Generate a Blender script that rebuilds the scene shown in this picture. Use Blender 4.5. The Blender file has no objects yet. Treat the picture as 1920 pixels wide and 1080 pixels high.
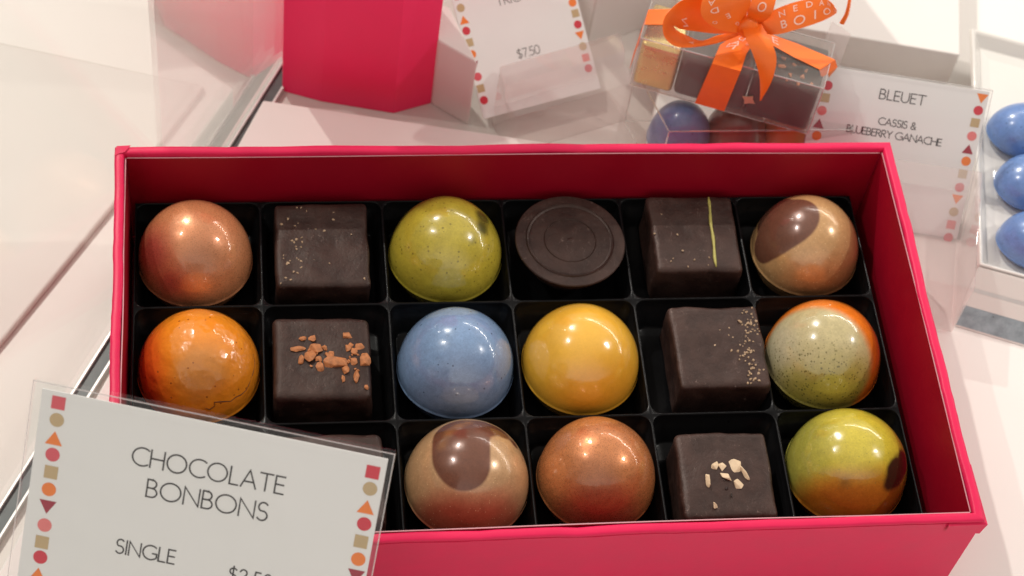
import bpy, bmesh, math, random
from mathutils import Vector, Matrix, noise
import numpy as np

random.seed(7)
MM = 0.001
scene = bpy.context.scene
COL = scene.collection

# ------------------------------------------------------------------ camera
CAM_ROT = np.array([[0.99027526, 0.01627934, -0.13816621],
                    [-0.09092788, 0.82738985, -0.55421851],
                    [0.10529501, 0.56139204, 0.82082394]])
CAM_LOC = np.array([-73.0143, -272.3405, 436.2842])          # millimetres
CAM_F = 3718.8                                                # focal length in photo pixels (1920 wide)
cam_d = bpy.data.cameras.new('camera')
cam = bpy.data.objects.new('camera', cam_d)
COL.objects.link(cam)
mw = Matrix([list(CAM_ROT[i]) + [CAM_LOC[i] * MM] for i in range(3)] + [[0, 0, 0, 1]])
cam.matrix_world = mw
cam_d.sensor_width = 36.0
cam_d.lens = CAM_F * 36.0 / 1920.0
cam_d.clip_start = 0.01
cam_d.clip_end = 20.0
cam_d.dof.use_dof = True
cam_d.dof.focus_distance = 0.492
cam_d.dof.aperture_fstop = 22.0
scene.camera = cam

# ------------------------------------------------------------------ ambient, lamps, exposure
world = bpy.data.worlds.new('World')
scene.world = world
world.use_nodes = True
bg = world.node_tree.nodes['Background']
# the bright shop ceiling above and behind the display, plus an added front fill lobe towards the viewer
wt = world.node_tree
wtc = wt.nodes.new('ShaderNodeTexCoord')
wdot = wt.nodes.new('ShaderNodeVectorMath')
wdot.operation = 'DOT_PRODUCT'
wt.links.new(wtc.outputs['Generated'], wdot.inputs[0])
wdot.inputs[1].default_value = Vector((.05, .50, .86)).normalized()
wmr = wt.nodes.new('ShaderNodeMapRange')
wmr.interpolation_type = 'SMOOTHSTEP'
wmr.inputs[1].default_value = .30
wmr.inputs[2].default_value = .90
wmr.inputs[3].default_value = .13
wmr.inputs[4].default_value = .66
wt.links.new(wdot.outputs['Value'], wmr.inputs[0])
wdot2 = wt.nodes.new('ShaderNodeVectorMath')
wdot2.operation = 'DOT_PRODUCT'
wt.links.new(wtc.outputs['Generated'], wdot2.inputs[0])
wdot2.inputs[1].default_value = Vector((-.18, -.95, .12)).normalized()
wmr2 = wt.nodes.new('ShaderNodeMapRange')
wmr2.interpolation_type = 'SMOOTHSTEP'
wmr2.inputs[1].default_value = .30
wmr2.inputs[2].default_value = 1.0
wmr2.inputs[4].default_value = .80
wt.links.new(wdot2.outputs['Value'], wmr2.inputs[0])
wadd = wt.nodes.new('ShaderNodeMath')
wt.links.new(wmr.outputs[0], wadd.inputs[0])
wt.links.new(wmr2.outputs[0], wadd.inputs[1])
wt.links.new(wadd.outputs[0], bg.inputs['Strength'])
bg.inputs['Color'].default_value = (1.0, 0.915, 0.85, 1)
scene.view_settings.view_transform = 'Standard'
scene.view_settings.look = 'None'
scene.view_settings.exposure = 0.08
scene.view_settings.gamma = 1.0
scene.view_settings.use_curve_mapping = False


def area_lamp(name, loc, target, power, shape, sx, sy=None, color=(1, .95, .885)):
    ld = bpy.data.lights.new(name, 'AREA')
    ld.energy = power
    ld.shape = shape
    ld.size = sx * MM
    if sy:
        ld.size_y = sy * MM
    ld.color = color
    o = bpy.data.objects.new(name, ld)
    COL.objects.link(o)
    o.location = Vector(loc) * MM
    d = (Vector(target) - Vector(loc)).normalized()
    o.rotation_euler = d.to_track_quat('-Z', 'Y').to_euler()
    return o


def lamp_dir(l, dist, about=(-16, 0, 10)):
    v = Vector(l).normalized() * dist
    return (about[0] + v[0], about[1] + v[1], about[2] + v[2])


area_lamp('spot_lamp', lamp_dir((-.29, .63, .72), 1300), (0, 0, 0), 8.0, 'DISK', 21)
area_lamp('spot_lamp', lamp_dir((-.53, .18, .83), 1300), (0, 0, 0), 3.0, 'DISK', 19)
area_lamp('spot_lamp', lamp_dir((.75, .01, .67), 1300), (0, 0, 0), 3.3, 'DISK', 15)
# slim light strip of the display case, up on the right
p1 = Vector(lamp_dir((.21, .83, .53), 420))
p2 = Vector(lamp_dir((.985, .02, .165), 520))
ld = bpy.data.lights.new('light_strip', 'AREA')
ld.shape = 'RECTANGLE'
ld.energy = 0.33
ld.color = (1, .95, .88)
ld.size = (p2 - p1).length * MM
ld.size_y = 4 * MM
strip = bpy.data.objects.new('light_strip', ld)
COL.objects.link(strip)
mid = (p1 + p2) / 2
xa = (p2 - p1).normalized()
za = (mid - Vector((0, 0, 0)))
za = (za - xa * za.dot(xa)).normalized()
ya = za.cross(xa)
strip.matrix_world = Matrix(((xa[0], ya[0], za[0], mid[0] * MM), (xa[1], ya[1], za[1], mid[1] * MM),
                             (xa[2], ya[2], za[2], mid[2] * MM), (0, 0, 0, 1)))


# ------------------------------------------------------------------ photo-pixel helpers (used to find real positions)
def ray(u, v):
    return CAM_ROT @ np.array([(u - 960) / CAM_F, -(v - 540) / CAM_F, -1.0])


def at(u, v, z):
    d = ray(u, v)
    t = (z - CAM_LOC[2]) / d[2]
    return Vector(CAM_LOC + d * t)


def on_plane(u, v, p0, n):
    d = Vector(ray(u, v))
    c = Vector(CAM_LOC)
    t = (Vector(p0) - c).dot(n) / d.dot(n)
    return c + d * t


# ------------------------------------------------------------------ object helpers
def tag(o, label=None, cat=None, group=None, kind=None):
    if label: o['label'] = label
    if cat: o['category'] = cat
    if group: o['group'] = group
    if kind: o['kind'] = kind
    return o


def empty(name, loc):
    o = bpy.data.objects.new(name, None)
    COL.objects.link(o)
    o.location = Vector(loc) * MM
    o.empty_display_size = 0.01
    o['_o'] = list(loc)
    return o


class MB:
    """collects geometry in millimetres and links it as one mesh object"""

    def __init__(self):
        self.v, self.f, self.m, self.s = [], [], [], []

    def add(self, verts, faces, mi=0, smooth=False):
        b = len(self.v)
        self.v += [tuple(x) for x in verts]
        for f in faces:
            self.f.append([b + i for i in f])
            self.m.append(mi)
            self.s.append(smooth)
        return self

    def box(self, lo, hi, mi=0):
        x0, y0, z0 = lo
        x1, y1, z1 = hi
        return self.add([(x0, y0, z0), (x1, y0, z0), (x1, y1, z0), (x0, y1, z0), (x0, y0, z1), (x1, y0, z1), (x1, y1, z1), (x0, y1, z1)],
                        [(3, 2, 1, 0), (4, 5, 6, 7), (0, 1, 5, 4), (1, 2, 6, 5), (2, 3, 7, 6), (3, 0, 4, 7)], mi)

    def prism(self, poly, z0, z1, mi=0, top=None):
        n = len(poly)
        top = top or poly
        vs = [(p[0], p[1], z0) for p in poly] + [(p[0], p[1], z1) for p in top]
        fs = [tuple(range(n))[::-1], tuple(range(n, 2 * n))] + [(i, (i + 1) % n, n + (i + 1) % n, n + i) for i in range(n)]
        return self.add(vs, fs, mi)

    def slab(self, o, ex, ey, ez, mi=0):
        """parallelepiped from a corner and three edge vectors"""
        o, ex, ey, ez = map(Vector, (o, ex, ey, ez))
        vs = [o, o + ex, o + ex + ey, o + ey, o + ez, o + ex + ez, o + ex + ey + ez, o + ey + ez]
        return self.add(vs, [(3, 2, 1, 0), (4, 5, 6, 7), (0, 1, 5, 4), (1, 2, 6, 5), (2, 3, 7, 6), (3, 0, 4, 7)], mi)

    def loops(self, rings, mi=0, smooth=True, cap0=False, cap1=False, closed=True):
        n = len(rings[0])
        vs = [p for r in rings for p in r]
        fs = []
        for i in range(len(rings) - 1):
            for j in range(n if closed else n - 1):
                k = (j + 1) % n
                fs.append((i * n + j, i * n + k, (i + 1) * n + k, (i + 1) * n + j))
        if cap0: fs.append(tuple(range(n))[::-1])
        if cap1: fs.append(tuple(range((len(rings) - 1) * n, len(rings) * n)))
        return self.add(vs, fs, mi, smooth)

    def build(self, name, mats, parent=None, origin=None, bevel=0, recalc=True):
        if not isinstance(mats, (list, tuple)): mats = [mats]
        if parent is not None and origin is None: origin = list(parent['_o'])
        if origin is None: origin = (0, 0, 0)
        me = bpy.data.meshes.new(name)
        me.from_pydata([((x - origin[0]) * MM, (y - origin[1]) * MM, (z - origin[2]) * MM) for x, y, z in self.v], [], self.f)
        for m in mats: me.materials.append(m)
        for p, mi, s in zip(me.polygons, self.m, self.s):
            p.material_index = mi
            p.use_smooth = s
        if recalc:
            bm = bmesh.new()
            bm.from_mesh(me)
            bmesh.ops.recalc_face_normals(bm, faces=bm.faces)
            bm.to_mesh(me)
            bm.free()
        o = bpy.data.objects.new(name, me)
        COL.objects.link(o)
        if parent is not None:
            o.parent = parent
        else:
            o.location = Vector(origin) * MM
        o['_o'] = list(origin)
        if bevel:
            md = o.modifiers.new('bevel', 'BEVEL')
            md.width = bevel * MM
            md.segments = 3
            md.limit_method = 'ANGLE'
            md.angle_limit = math.radians(40)
        return o


# ------------------------------------------------------------------ materials
def lin(r, g, b):
    return tuple((c / 12.92 if c <= .04045 else ((c + .055) / 1.055) ** 2.4) for c in (r / 255, g / 255, b / 255)) + (1,)


def nmat(name):
    m = bpy.data.materials.new(name)
    m.use_nodes = True
    nt = m.node_tree
    return m, nt, nt.nodes['Principled BSDF'], nt.nodes['Material Output']


def N(nt, typ, **kw):
    n = nt.nodes.new(typ)
    for k, v in kw.items():
        if k.startswith('i_'):
            n.inputs[int(k[2:])].default_value = v
        else:
            setattr(n, k, v)
    return n


def mth(nt, op, a, b=None, c=None, clamp=False):
    n = nt.nodes.new('ShaderNodeMath')
    n.operation = op
    n.use_clamp = clamp
    for i, x in enumerate((a, b, c)):
        if x is None: continue
        if isinstance(x, (int, float)):
            n.inputs[i].default_value = x
        else:
            nt.links.new(x, n.inputs[i])
    return n.outputs[0]


def mixc(nt, fac, a, b):
    n = nt.nodes.new('ShaderNodeMix')
    n.data_type = 'RGBA'
    for sock, x in ((n.inputs[0], fac), (n.inputs[6], a), (n.inputs[7], b)):
        if isinstance(x, (int, float, tuple)):
            sock.default_value = x
        else:
            nt.links.new(x, sock)
    return n.outputs[2]


def smooth(nt, x, a, b):
    n = nt.nodes.new('ShaderNodeMapRange')
    n.interpolation_type = 'SMOOTHSTEP'
    n.inputs[1].default_value = a
    n.inputs[2].default_value = b
    nt.links.new(x, n.inputs[0])
    return n.outputs[0]


def objcoord(nt, scale):
    tc = nt.nodes.new('ShaderNodeTexCoord')
    mp = nt.nodes.new('ShaderNodeMapping')
    mp.inputs['Scale'].default_value = (scale,) * 3
    nt.links.new(tc.outputs['Object'], mp.inputs['Vector'])
    return mp.outputs[0]


def noisetex(nt, vec, scale, detail=3, rough=.5, seed=0):
    n = nt.nodes.new('ShaderNodeTexNoise')
    n.noise_dimensions = '4D'
    n.inputs['W'].default_value = seed
    n.inputs['Scale'].default_value = scale
    n.inputs['Detail'].default_value = detail
    n.inputs['Roughness'].default_value = rough
    nt.links.new(vec, n.inputs['Vector'])
    return n.outputs['Fac']


def bumpit(nt, bs, h, dist, strength=1.0, coat=True):
    b = nt.nodes.new('ShaderNodeBump')
    b.inputs['Strength'].default_value = strength
    b.inputs['Distance'].default_value = dist
    nt.links.new(h, b.inputs['Height'])
    nt.links.new(b.outputs[0], bs.inputs['Normal'])
    if coat: nt.links.new(b.outputs[0], bs.inputs['Coat Normal'])


def plain(name, col, rough=.5, var=.06, nscale=.15, bump=0., bscale=1., spec=.5, metal=0., coat=0., seed=0, sheen=0.):
    """a plain surface with a little uneven colour and relief; scales per millimetre"""
    m, nt, bs, out = nmat(name)
    v = objcoord(nt, 1000)
    n = noisetex(nt, v, nscale, 4, .6, seed)
    dark = tuple(c * (1 - 2 * var) for c in col[:3]) + (1,)
    light = tuple(min(1, c * (1 + 2 * var)) for c in col[:3]) + (1,)
    nt.links.new(mixc(nt, n, dark, light), bs.inputs['Base Color'])
    bs.inputs['Roughness'].default_value = rough
    bs.inputs['Specular IOR Level'].default_value = spec
    bs.inputs['Metallic'].default_value = metal
    bs.inputs['Coat Weight'].default_value = coat
    bs.inputs['Coat Roughness'].default_value = .08
    nt.links.new(mth(nt, 'MULTIPLY_ADD', n, rough * .5, rough * .75), bs.inputs['Roughness'])
    if bump:
        bumpit(nt, bs, noisetex(nt, v, bscale, 4, .6, seed + 3), bump * MM, 1., coat > 0)
    return m


def clear(name, tint=(1, 1, 1), base=.045, gain=.8, milk=0., milkcol=(.9, .86, .83), rough=.02):
    """clear plastic or glass sheet: mirror share grows towards grazing angles, the rest passes straight through"""
    m, nt, bs, out = nmat(name)
    nt.nodes.remove(bs)
    geo = N(nt, 'ShaderNodeNewGeometry')
    dot = N(nt, 'ShaderNodeVectorMath', operation='DOT_PRODUCT')
    nt.links.new(geo.outputs['Incoming'], dot.inputs[0])
    nt.links.new(geo.outputs['Normal'], dot.inputs[1])
    c = mth(nt, 'ABSOLUTE', dot.outputs['Value'])
    p = mth(nt, 'POWER', mth(nt, 'SUBTRACT', 1.0, c, clamp=True), 5.0)
    fac = mth(nt, 'MULTIPLY_ADD', p, gain, base, clamp=True)
    tr = N(nt, 'ShaderNodeBsdfTransparent')
    tr.inputs[0].default_value = tint + (1,)
    gl = N(nt, 'ShaderNodeBsdfGlossy')
    gl.inputs['Roughness'].default_value = rough
    gl.inputs['Color'].default_value = (1, 1, 1, 1)
    body = tr.outputs[0]
    if milk:
        df = N(nt, 'ShaderNodeBsdfDiffuse')
        df.inputs[0].default_value = milkcol + (1,)
        tl = N(nt, 'ShaderNodeBsdfTranslucent')
        tl.inputs[0].default_value = milkcol + (1,)
        mx0 = N(nt, 'ShaderNodeMixShader')
        mx0.inputs[0].default_value = .5
        nt.links.new(df.outputs[0], mx0.inputs[1])
        nt.links.new(tl.outputs[0], mx0.inputs[2])
        mx1 = N(nt, 'ShaderNodeMixShader')
        mx1.inputs[0].default_value = milk
        nt.links.new(tr.outputs[0], mx1.inputs[1])
        nt.links.new(mx0.outputs[0], mx1.inputs[2])
        body = mx1.outputs[0]
    mx = N(nt, 'ShaderNodeMixShader')
    nt.links.new(fac, mx.inputs[0])
    nt.links.new(body, mx.inputs[1])
    nt.links.new(gl.outputs[0], mx.inputs[2])
    nt.links.new(mx.outputs[0], out.inputs[0])
    return m


M_WHITE = plain('white_laminate', (.80, .765, .725, 1), .38, .02, .02, .004, .6)
M_COUNTER = plain('counter_laminate', (.70, .645, .60, 1), .42, .03, .03, .006, .5)
M_WHITE3 = plain('reflection_board', (.64, .585, .54, 1), .45, .02, .02, .004, .6)
M_WHITE2 = plain('white_acrylic', (.75, .70, .665, 1), .45, .02, .03)
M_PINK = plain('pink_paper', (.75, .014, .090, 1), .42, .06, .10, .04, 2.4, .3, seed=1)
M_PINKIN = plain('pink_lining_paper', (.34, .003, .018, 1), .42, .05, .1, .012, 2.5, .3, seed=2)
M_CUT = plain('paper_cut_edge', (.62, .31, .34, 1), .7, .05, 1)
M_BAG = plain('magenta_card', (.95, .030, .145, 1), .45, .04, .05, .02, 1.5, .3, seed=5)
M_TRAY = plain('black_plastic', (.005, .005, .0055, 1), .30, .2, .3, .05, .35, .14)
M_PAPER = plain('white_card', (.81, .82, .80, 1), .55, .015, .1)
M_INK = plain('black_ink', (.012, .011, .012, 1), .5, .1, 1)
M_SLEEVE = clear('clear_sleeve', (.99, .99, .99), .015, .3)
M_EDGE = clear('clear_sheet_edge', (.8, .78, .78), .25, .6, .35)
M_ACRYL = clear('clear_acrylic', (.98, .95, .95), .05, .9, .16)
M_GLASS = clear('case_glass', (.97, .98, .97), .20, 1.9, .0, rough=.045)
M_GLASS2 = clear('case_glass_plain', (.97, .98, .97), .015, .22, .0, rough=.09)
M_BOXCLR = clear('clear_box_plastic', (.97, .96, .95), .035, .35, .26, (.66, .63, .59))  # grey milkiness stands in for glare on the box front
M_BOXCLR2 = clear('clear_box_plastic_thin', (.98, .975, .97), .03, .3, .05, (.8, .77, .74))
M_BOXFOLD = clear('clear_box_fold', (.9, .88, .86), .3, .6, .25)
M_STEEL = plain('channel_metal', (.62, .60, .58, 1), .35, .08, .1, metal=.6)
M_GROOVE = plain('green_grey_seal', (.10, .115, .115, 1), .3, .25, .12, seed=4)
M_PORC = plain('white_porcelain', (.73, .70, .655, 1), .12, .015, .05, .05, .03, coat=.6)
M_LIPREFL = plain('lip_reflection', (.31, .36, .39, 1), .3, .35, .35, metal=.5, seed=8)  # stands for a reflection in the glazed dish lip
M_RIBBON = plain('orange_satin', (1.0, .175, .012, 1), .42, .07, .3, .01, 3., sheen=.3)
M_RIBTEXT = plain('white_ribbon_print', (.95, .62, .50, 1), .5, .05, .5)
M_GOLD = plain('gold_foil', (.95, .68, .27, 1), .28, .12, .12, .35, .22, metal=.85)
M_DARK = plain('dark_chocolate_smooth', (.055, .043, .038, 1), .35, .15, .3, .03, .4)
M_BITS = plain('orange_bits', (.60, .25, .12, 1), .6, .15, .8)
M_NIB = plain('toasted_nib', (.50, .185, .065, 1), .6, .38, .9, .12, 2.5, seed=3)
M_NUT = plain('pale_nut', (.72, .55, .36, 1), .55, .12, .8, .05, 2., seed=6)
M_CRUMB = plain('beige_crumb', (.42, .29, .18, 1), .6, .3, 1.5)
M_STRIPE = plain('olive_stripe', (.40, .36, .09, 1), .5, .15, 1.5, .05, 3)
PCOL = {'coral': lin(216, 84, 96), 'tan': lin(192, 168, 126), 'orange': lin(240, 128, 46), 'wine': lin(158, 34, 56),
        'red': lin(208, 48, 66), 'rose': lin(228, 124, 122)}
M_P = {k: plain('print_' + k, c, .5, .03, .3) for k, c in PCOL.items()}
PKEYS = list(M_P)


def chocolate(name, seed):
    m, nt, bs, out = nmat(name)
    v = objcoord(nt, 1000)
    n = noisetex(nt, v, .16, 5, .62, seed)
    fine = noisetex(nt, v, 1.6, 4, .6, seed + 2)
    c = mixc(nt, smooth(nt, n, .3, .72), (.018, .0075, .0058, 1), (.045, .0215, .0165, 1))
    dust = smooth(nt, noisetex(nt, v, 2.6, 2, .5, seed + 5), .70, .76)
    c = mixc(nt, mth(nt, 'MULTIPLY', smooth(nt, noisetex(nt, v, .07, 5, .7, seed + 8), .5, .75), .35), c, (.10, .062, .052, 1))
    curl = N(nt, 'ShaderNodeTexWave')
    curl.inputs['Scale'].default_value = .22
    curl.inputs['Distortion'].default_value = 22
    curl.inputs['Detail'].default_value = 4
    curl.inputs['Phase Offset'].default_value = seed * 3.3
    nt.links.new(v, curl.inputs['Vector'])
    scr = mth(nt, 'MULTIPLY', smooth(nt, curl.outputs['Fac'], .985, 1.0), smooth(nt, noisetex(nt, v, .35, 3, .6, seed + 11), .56, .66))
    c = mixc(nt, mth(nt, 'MULTIPLY', scr, .8), c, (.20, .14, .12, 1))
    c = mixc(nt, mth(nt, 'MULTIPLY', dust, .6), c, (.22, .15, .12, 1))
    nt.links.new(c, bs.inputs['Base Color'])
    nt.links.new(mth(nt, 'MULTIPLY_ADD', n, .25, .36), bs.inputs['Roughness'])
    bs.inputs['Specular IOR Level'].default_value = .48
    bs.inputs['Specular Tint'].default_value = (1, .86, .80, 1)
    h = mth(nt, 'ADD', mth(nt, 'MULTIPLY', n, 1.0), mth(nt, 'MULTIPLY', fine, .10))
    bumpit(nt, bs, h, .7 * MM, .8, False)
    return m


# ------------------------------------------------------------------ painted bonbon shells
R0 = 15.4          # shell radius, mm
H0 = 17.4          # shell height above its widest line
ZW = -4.0          # height of the widest line


def dome_uv(u, v, cx, cy, r=R0, h=H0):
    """photo pixel -> unit position on that shell"""
    d = ray(u, v)
    S = np.array([1 / r, 1 / r, 1 / h])
    o = (CAM_LOC - np.array([cx, cy, ZW])) * S
    dd = d * S
    a, b, c = dd @ dd, o @ dd, o @ o - 1
    q = b * b - a * c
    t = (-b - math.sqrt(max(q, 0))) / a
    P = CAM_LOC + t * d
    p = (P - np.array([cx, cy, ZW])) * S
    return p / np.linalg.norm(p)


class Shell:
    def __init__(self, name, base, rough=.2, metal=0., coat=1., coat_r=.035, wob=.10, wscale=.16, seed=0, r=R0, flake=.0, var=1.):
        self.m, self.nt, self.bs, self.out = nmat(name)
        nt = self.nt
        self.vec = objcoord(nt, 1000 / r)           # unit shell coordinates
        self.vmm = objcoord(nt, 1000)
        self.seed = seed
        self.flake = flake
        self.var = var
        self.c = base
        self.rough, self.metal, self.coat, self.coat_r, self.wob, self.wscale = rough, metal, coat, coat_r, wob, wscale
        self.pos = self.vec
        self.extra = None

    def noise(self, scale, detail=4, rough=.6):
        self.seed += 1.7
        return noisetex(self.nt, self.vec, scale, detail, rough, self.seed)

    def dirmask(self, d, a, b, wob=.25, scale=2.2):
        nt = self.nt
        n = N(nt, 'ShaderNodeVectorMath', operation='DOT_PRODUCT')
        nt.links.new(self.vec, n.inputs[0])
        n.inputs[1].default_value = Vector(d).normalized()
        w = mth(nt, 'MULTIPLY_ADD', self.noise(scale), wob, -wob * .5)
        return smooth(nt, mth(nt, 'ADD', n.outputs['Value'], w), a, b)

    def blob(self, pts, soft=.06, wob=.05, scale=2.5):
        """union of balls (unit position, radius)"""
        nt = self.nt
        best = None
        for p, r in pts:
            n = N(nt, 'ShaderNodeVectorMath', operation='DISTANCE')
            nt.links.new(self.vec, n.inputs[0])
            n.inputs[1].default_value = Vector(p)
            d = mth(nt, 'SUBTRACT', r, n.outputs['Value'])
            best = d if best is None else mth(nt, 'SMOOTH_MAX', best, d, .22)
        if wob:
            best = mth(nt, 'ADD', best, mth(nt, 'MULTIPLY_ADD', self.noise(scale), wob * 2, -wob))
        return smooth(nt, best, -soft, soft)

    def specks(self, scale, size, thr=.0, jitter=1.0):
        nt = self.nt
        v = N(nt, 'ShaderNodeTexVoronoi')
        v.inputs['Scale'].default_value = scale
        v.inputs['Randomness'].default_value = 1
        nt.links.new(self.vec, v.inputs['Vector'])
        col = N(nt, 'ShaderNodeSeparateColor')
        nt.links.new(v.outputs['Color'], col.inputs[0])
        on = mth(nt, 'GREATER_THAN', col.outputs[0], thr)
        sz = mth(nt, 'MULTIPLY', col.outputs[1], size)
        return mth(nt, 'MULTIPLY', on, smooth(nt, mth(nt, 'SUBTRACT', sz, v.outputs['Distance']), -.03, .05))

    def mul(self, a, b):
        return mth(self.nt, 'MULTIPLY', a, b)

    def inv(self, a):
        return mth(self.nt, 'SUBTRACT', 1.0, a)

    def lay(self, mask, col, amt=1.0):
        if amt != 1.0: mask = mth(self.nt, 'MULTIPLY', mask, amt)
        self.c = mixc(self.nt, mask, self.c, col)
        return self

    def done(self):
        nt, bs = self.nt, self.bs
        # fine pearly unevenness of the sprayed cocoa butter
        g1 = noisetex(nt, self.vmm, 2.2, 3, .65, self.seed + 4)
        g2 = noisetex(nt, self.vmm, .55, 4, .6, self.seed + 5)
        hs = nt.nodes.new('ShaderNodeHueSaturation')
        val = mth(nt, 'ADD', mth(nt, 'MULTIPLY_ADD', g1, .55 * self.var, 1 - .28 * self.var), mth(nt, 'MULTIPLY_ADD', g2, .5 * self.var, -.25 * self.var))
        nt.links.new(val, hs.inputs['Value'])
        if isinstance(self.c, tuple): hs.inputs['Color'].default_value = self.c
        else: nt.links.new(self.c, hs.inputs['Color'])
        nt.links.new(hs.outputs[0], bs.inputs['Base Color'])
        bs.inputs['Roughness'].default_value = self.rough
        bs.inputs['Metallic'].default_value = self.metal
        bs.inputs['Coat Weight'].default_value = self.coat
        bs.inputs['Coat Roughness'].default_value = self.coat_r
        bs.inputs['Coat IOR'].default_value = 1.5
        bs.inputs['Subsurface Weight'].default_value = 0.0
        h = noisetex(nt, self.vmm, self.wscale, 2, .5, self.seed)
        h2 = noisetex(nt, self.vmm, 1.5, 3, .5, self.seed + 9)
        hh = mth(nt, 'ADD', h, mth(nt, 'MULTIPLY', h2, .035))
        if self.extra is not None:
            hh = mth(nt, 'ADD', hh, self.extra)
        if self.flake:
            fl = N(nt, 'ShaderNodeTexVoronoi')
            fl.inputs['Scale'].default_value = 4.5
            nt.links.new(self.vmm, fl.inputs['Vector'])
            sc_ = nt.nodes.new('ShaderNodeSeparateColor')
            nt.links.new(fl.outputs['Color'], sc_.inputs[0])
            nt.links.new(mth(nt, 'MULTIPLY_ADD', sc_.outputs[0], self.flake, self.metal * .5), bs.inputs['Metallic'])
            nt.links.new(mth(nt, 'MULTIPLY_ADD', sc_.outputs[1], .3, self.rough - .12), bs.inputs['Roughness'])
        bumpit(nt, bs, hh, self.wob * MM * 5, 1.0)
        return self.m


def lathe(cx, cy, prof, seg=96, wobble=0., seed=0):
    rings = []
    for r, z in prof:
        ring = []
        for k in range(seg):
            a = 2 * math.pi * k / seg
            rr = r * (1 + wobble * (noise.noise((math.cos(a) * 1.2 + seed, math.sin(a) * 1.2, z * .06))))
            ring.append((cx + rr * math.cos(a), cy + rr * math.sin(a), z))
        rings.append(ring)
    return rings


GB = 'bonbons in the open pink gift box'


def dome(cx, cy, mat, label, r=R0, h=H0, zw=ZW, foot=-10.8, group=GB, seed=0, name='dome_bonbon'):
    prof = [(r * .80, foot), (r * .86, foot + .5)]
    n = 5
    for i in range(1, n + 1):
        t = i / n
        prof.append((r * (.86 + .13 * t), foot + .5 + (zw - .6 - foot - .5) * t))
    prof.append((r * 1.008, zw - .45))
    prof.append((r * 1.008, zw - .05))
    for i in range(0, 30):
        a = math.radians(3 * i)
        prof.append((r * math.cos(a), zw + h * math.sin(a)))
    prof.append((r * .012, zw + h))
    mb = MB()
    mb.loops(lathe(cx, cy, prof, 96, .012, seed), 0, True, True, True)
    o = mb.build(name, mat, None, (cx, cy, zw))
    return tag(o, label, 'bonbon', group)


# =================================================================== THE SETTING
ZC, ZS = -28.0, -18.0        # counter top, display board top
mb = MB()
mb.box((-700, -600, ZC - 20), (900, 1100, ZC))
tag(mb.build('counter', M_COUNTER), kind='structure')

# glass side of the display case with the metal channel it stands in
GA, GBp = at(523, 127, ZC), at(0, 950, ZC)
gd = Vector((GA - GBp)).normalized()
gn = Vector((gd.y, -gd.x, 0))                       # points to the box
g = empty('case_glass', (GA.x, GA.y, ZC))
g0, g1 = GBp - gd * 260, GA + gd * 330
mb = MB()
gj = GA - gd * 72
def sheet(mb, a, b):
    for off in (0, -1.6):
        o_ = a + gn * off + Vector((0, 0, 1))
        d_ = b - a
        mb.add([o_, o_ + d_, o_ + d_ + Vector((0, 0, 190)), o_ + Vector((0, 0, 190))], [(0, 1, 2, 3)])


sheet(mb, gj, g1)
mb.build('glass_pane', M_GLASS, g)
mb = MB()
sheet(mb, g0, gj - gd * .05)
mb.build('glass_pane', M_GLASS2, g)
mb = MB()
mb.slab(g0 + gn * .3, g1 - g0, gn * .9, (0, 0, 2.2))
mb.slab(g0 + gn * 4.6, g1 - g0, gn * .9, (0, 0, 2.2))
mb.build('metal_channel', M_STEEL, g, bevel=.2)
mb = MB()
mb.slab(g0 + gn * 1.25, g1 - g0, gn * 3.3, (0, 0, 1.2))
mb.build('rubber_seal', M_GROOVE, g)
tag(g, 'clear glass side of the display case standing in a thin metal channel', 'glass pane')

# low white board everything in front stands on
poly = [(-64, 102.5), (-112, -3), (-160, -110), (-190, -330), (330, -330), (330, 420), (150, 420), (47, 80.5)]
mb = MB()
mb.prism(poly, ZC, ZS)
tag(mb.build('display_board', M_WHITE, None, (0, 0, ZC), bevel=.7), 'low white display board under the pink box of bonbons', 'display board')

# added low board beyond the glass, standing in for the display board's reflection
pg = [at(385, 160, ZC + 2.2), at(0, 78, ZC + 2.2), at(-500, -30, ZC + 2.2), at(-700, 700, ZC + 2.2), at(-300, 1000, ZC + 2.2), at(0, 645, ZC + 2.2), at(210, 388, ZC + 2.2)]
mb = MB()
mb.prism([(p.x, p.y) for p in pg], ZC, ZC + 2.2)
tag(mb.build('display_board', M_WHITE3, None, (pg[1].x, pg[1].y, ZC), bevel=.9), 'added low white board beyond the glass, in place of a mirrored display board', 'display board')

# =================================================================== PINK GIFT BOX
XL, XR, YB, YF, HR = -103.66, 107.16, 55.75, -61.83, 19.8
WT = 2.5
gb = empty('gift_box', (1.7, -3, ZS))
tag(gb, 'open pink paper gift box filled with rows of colourful bonbons', 'gift box')


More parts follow.
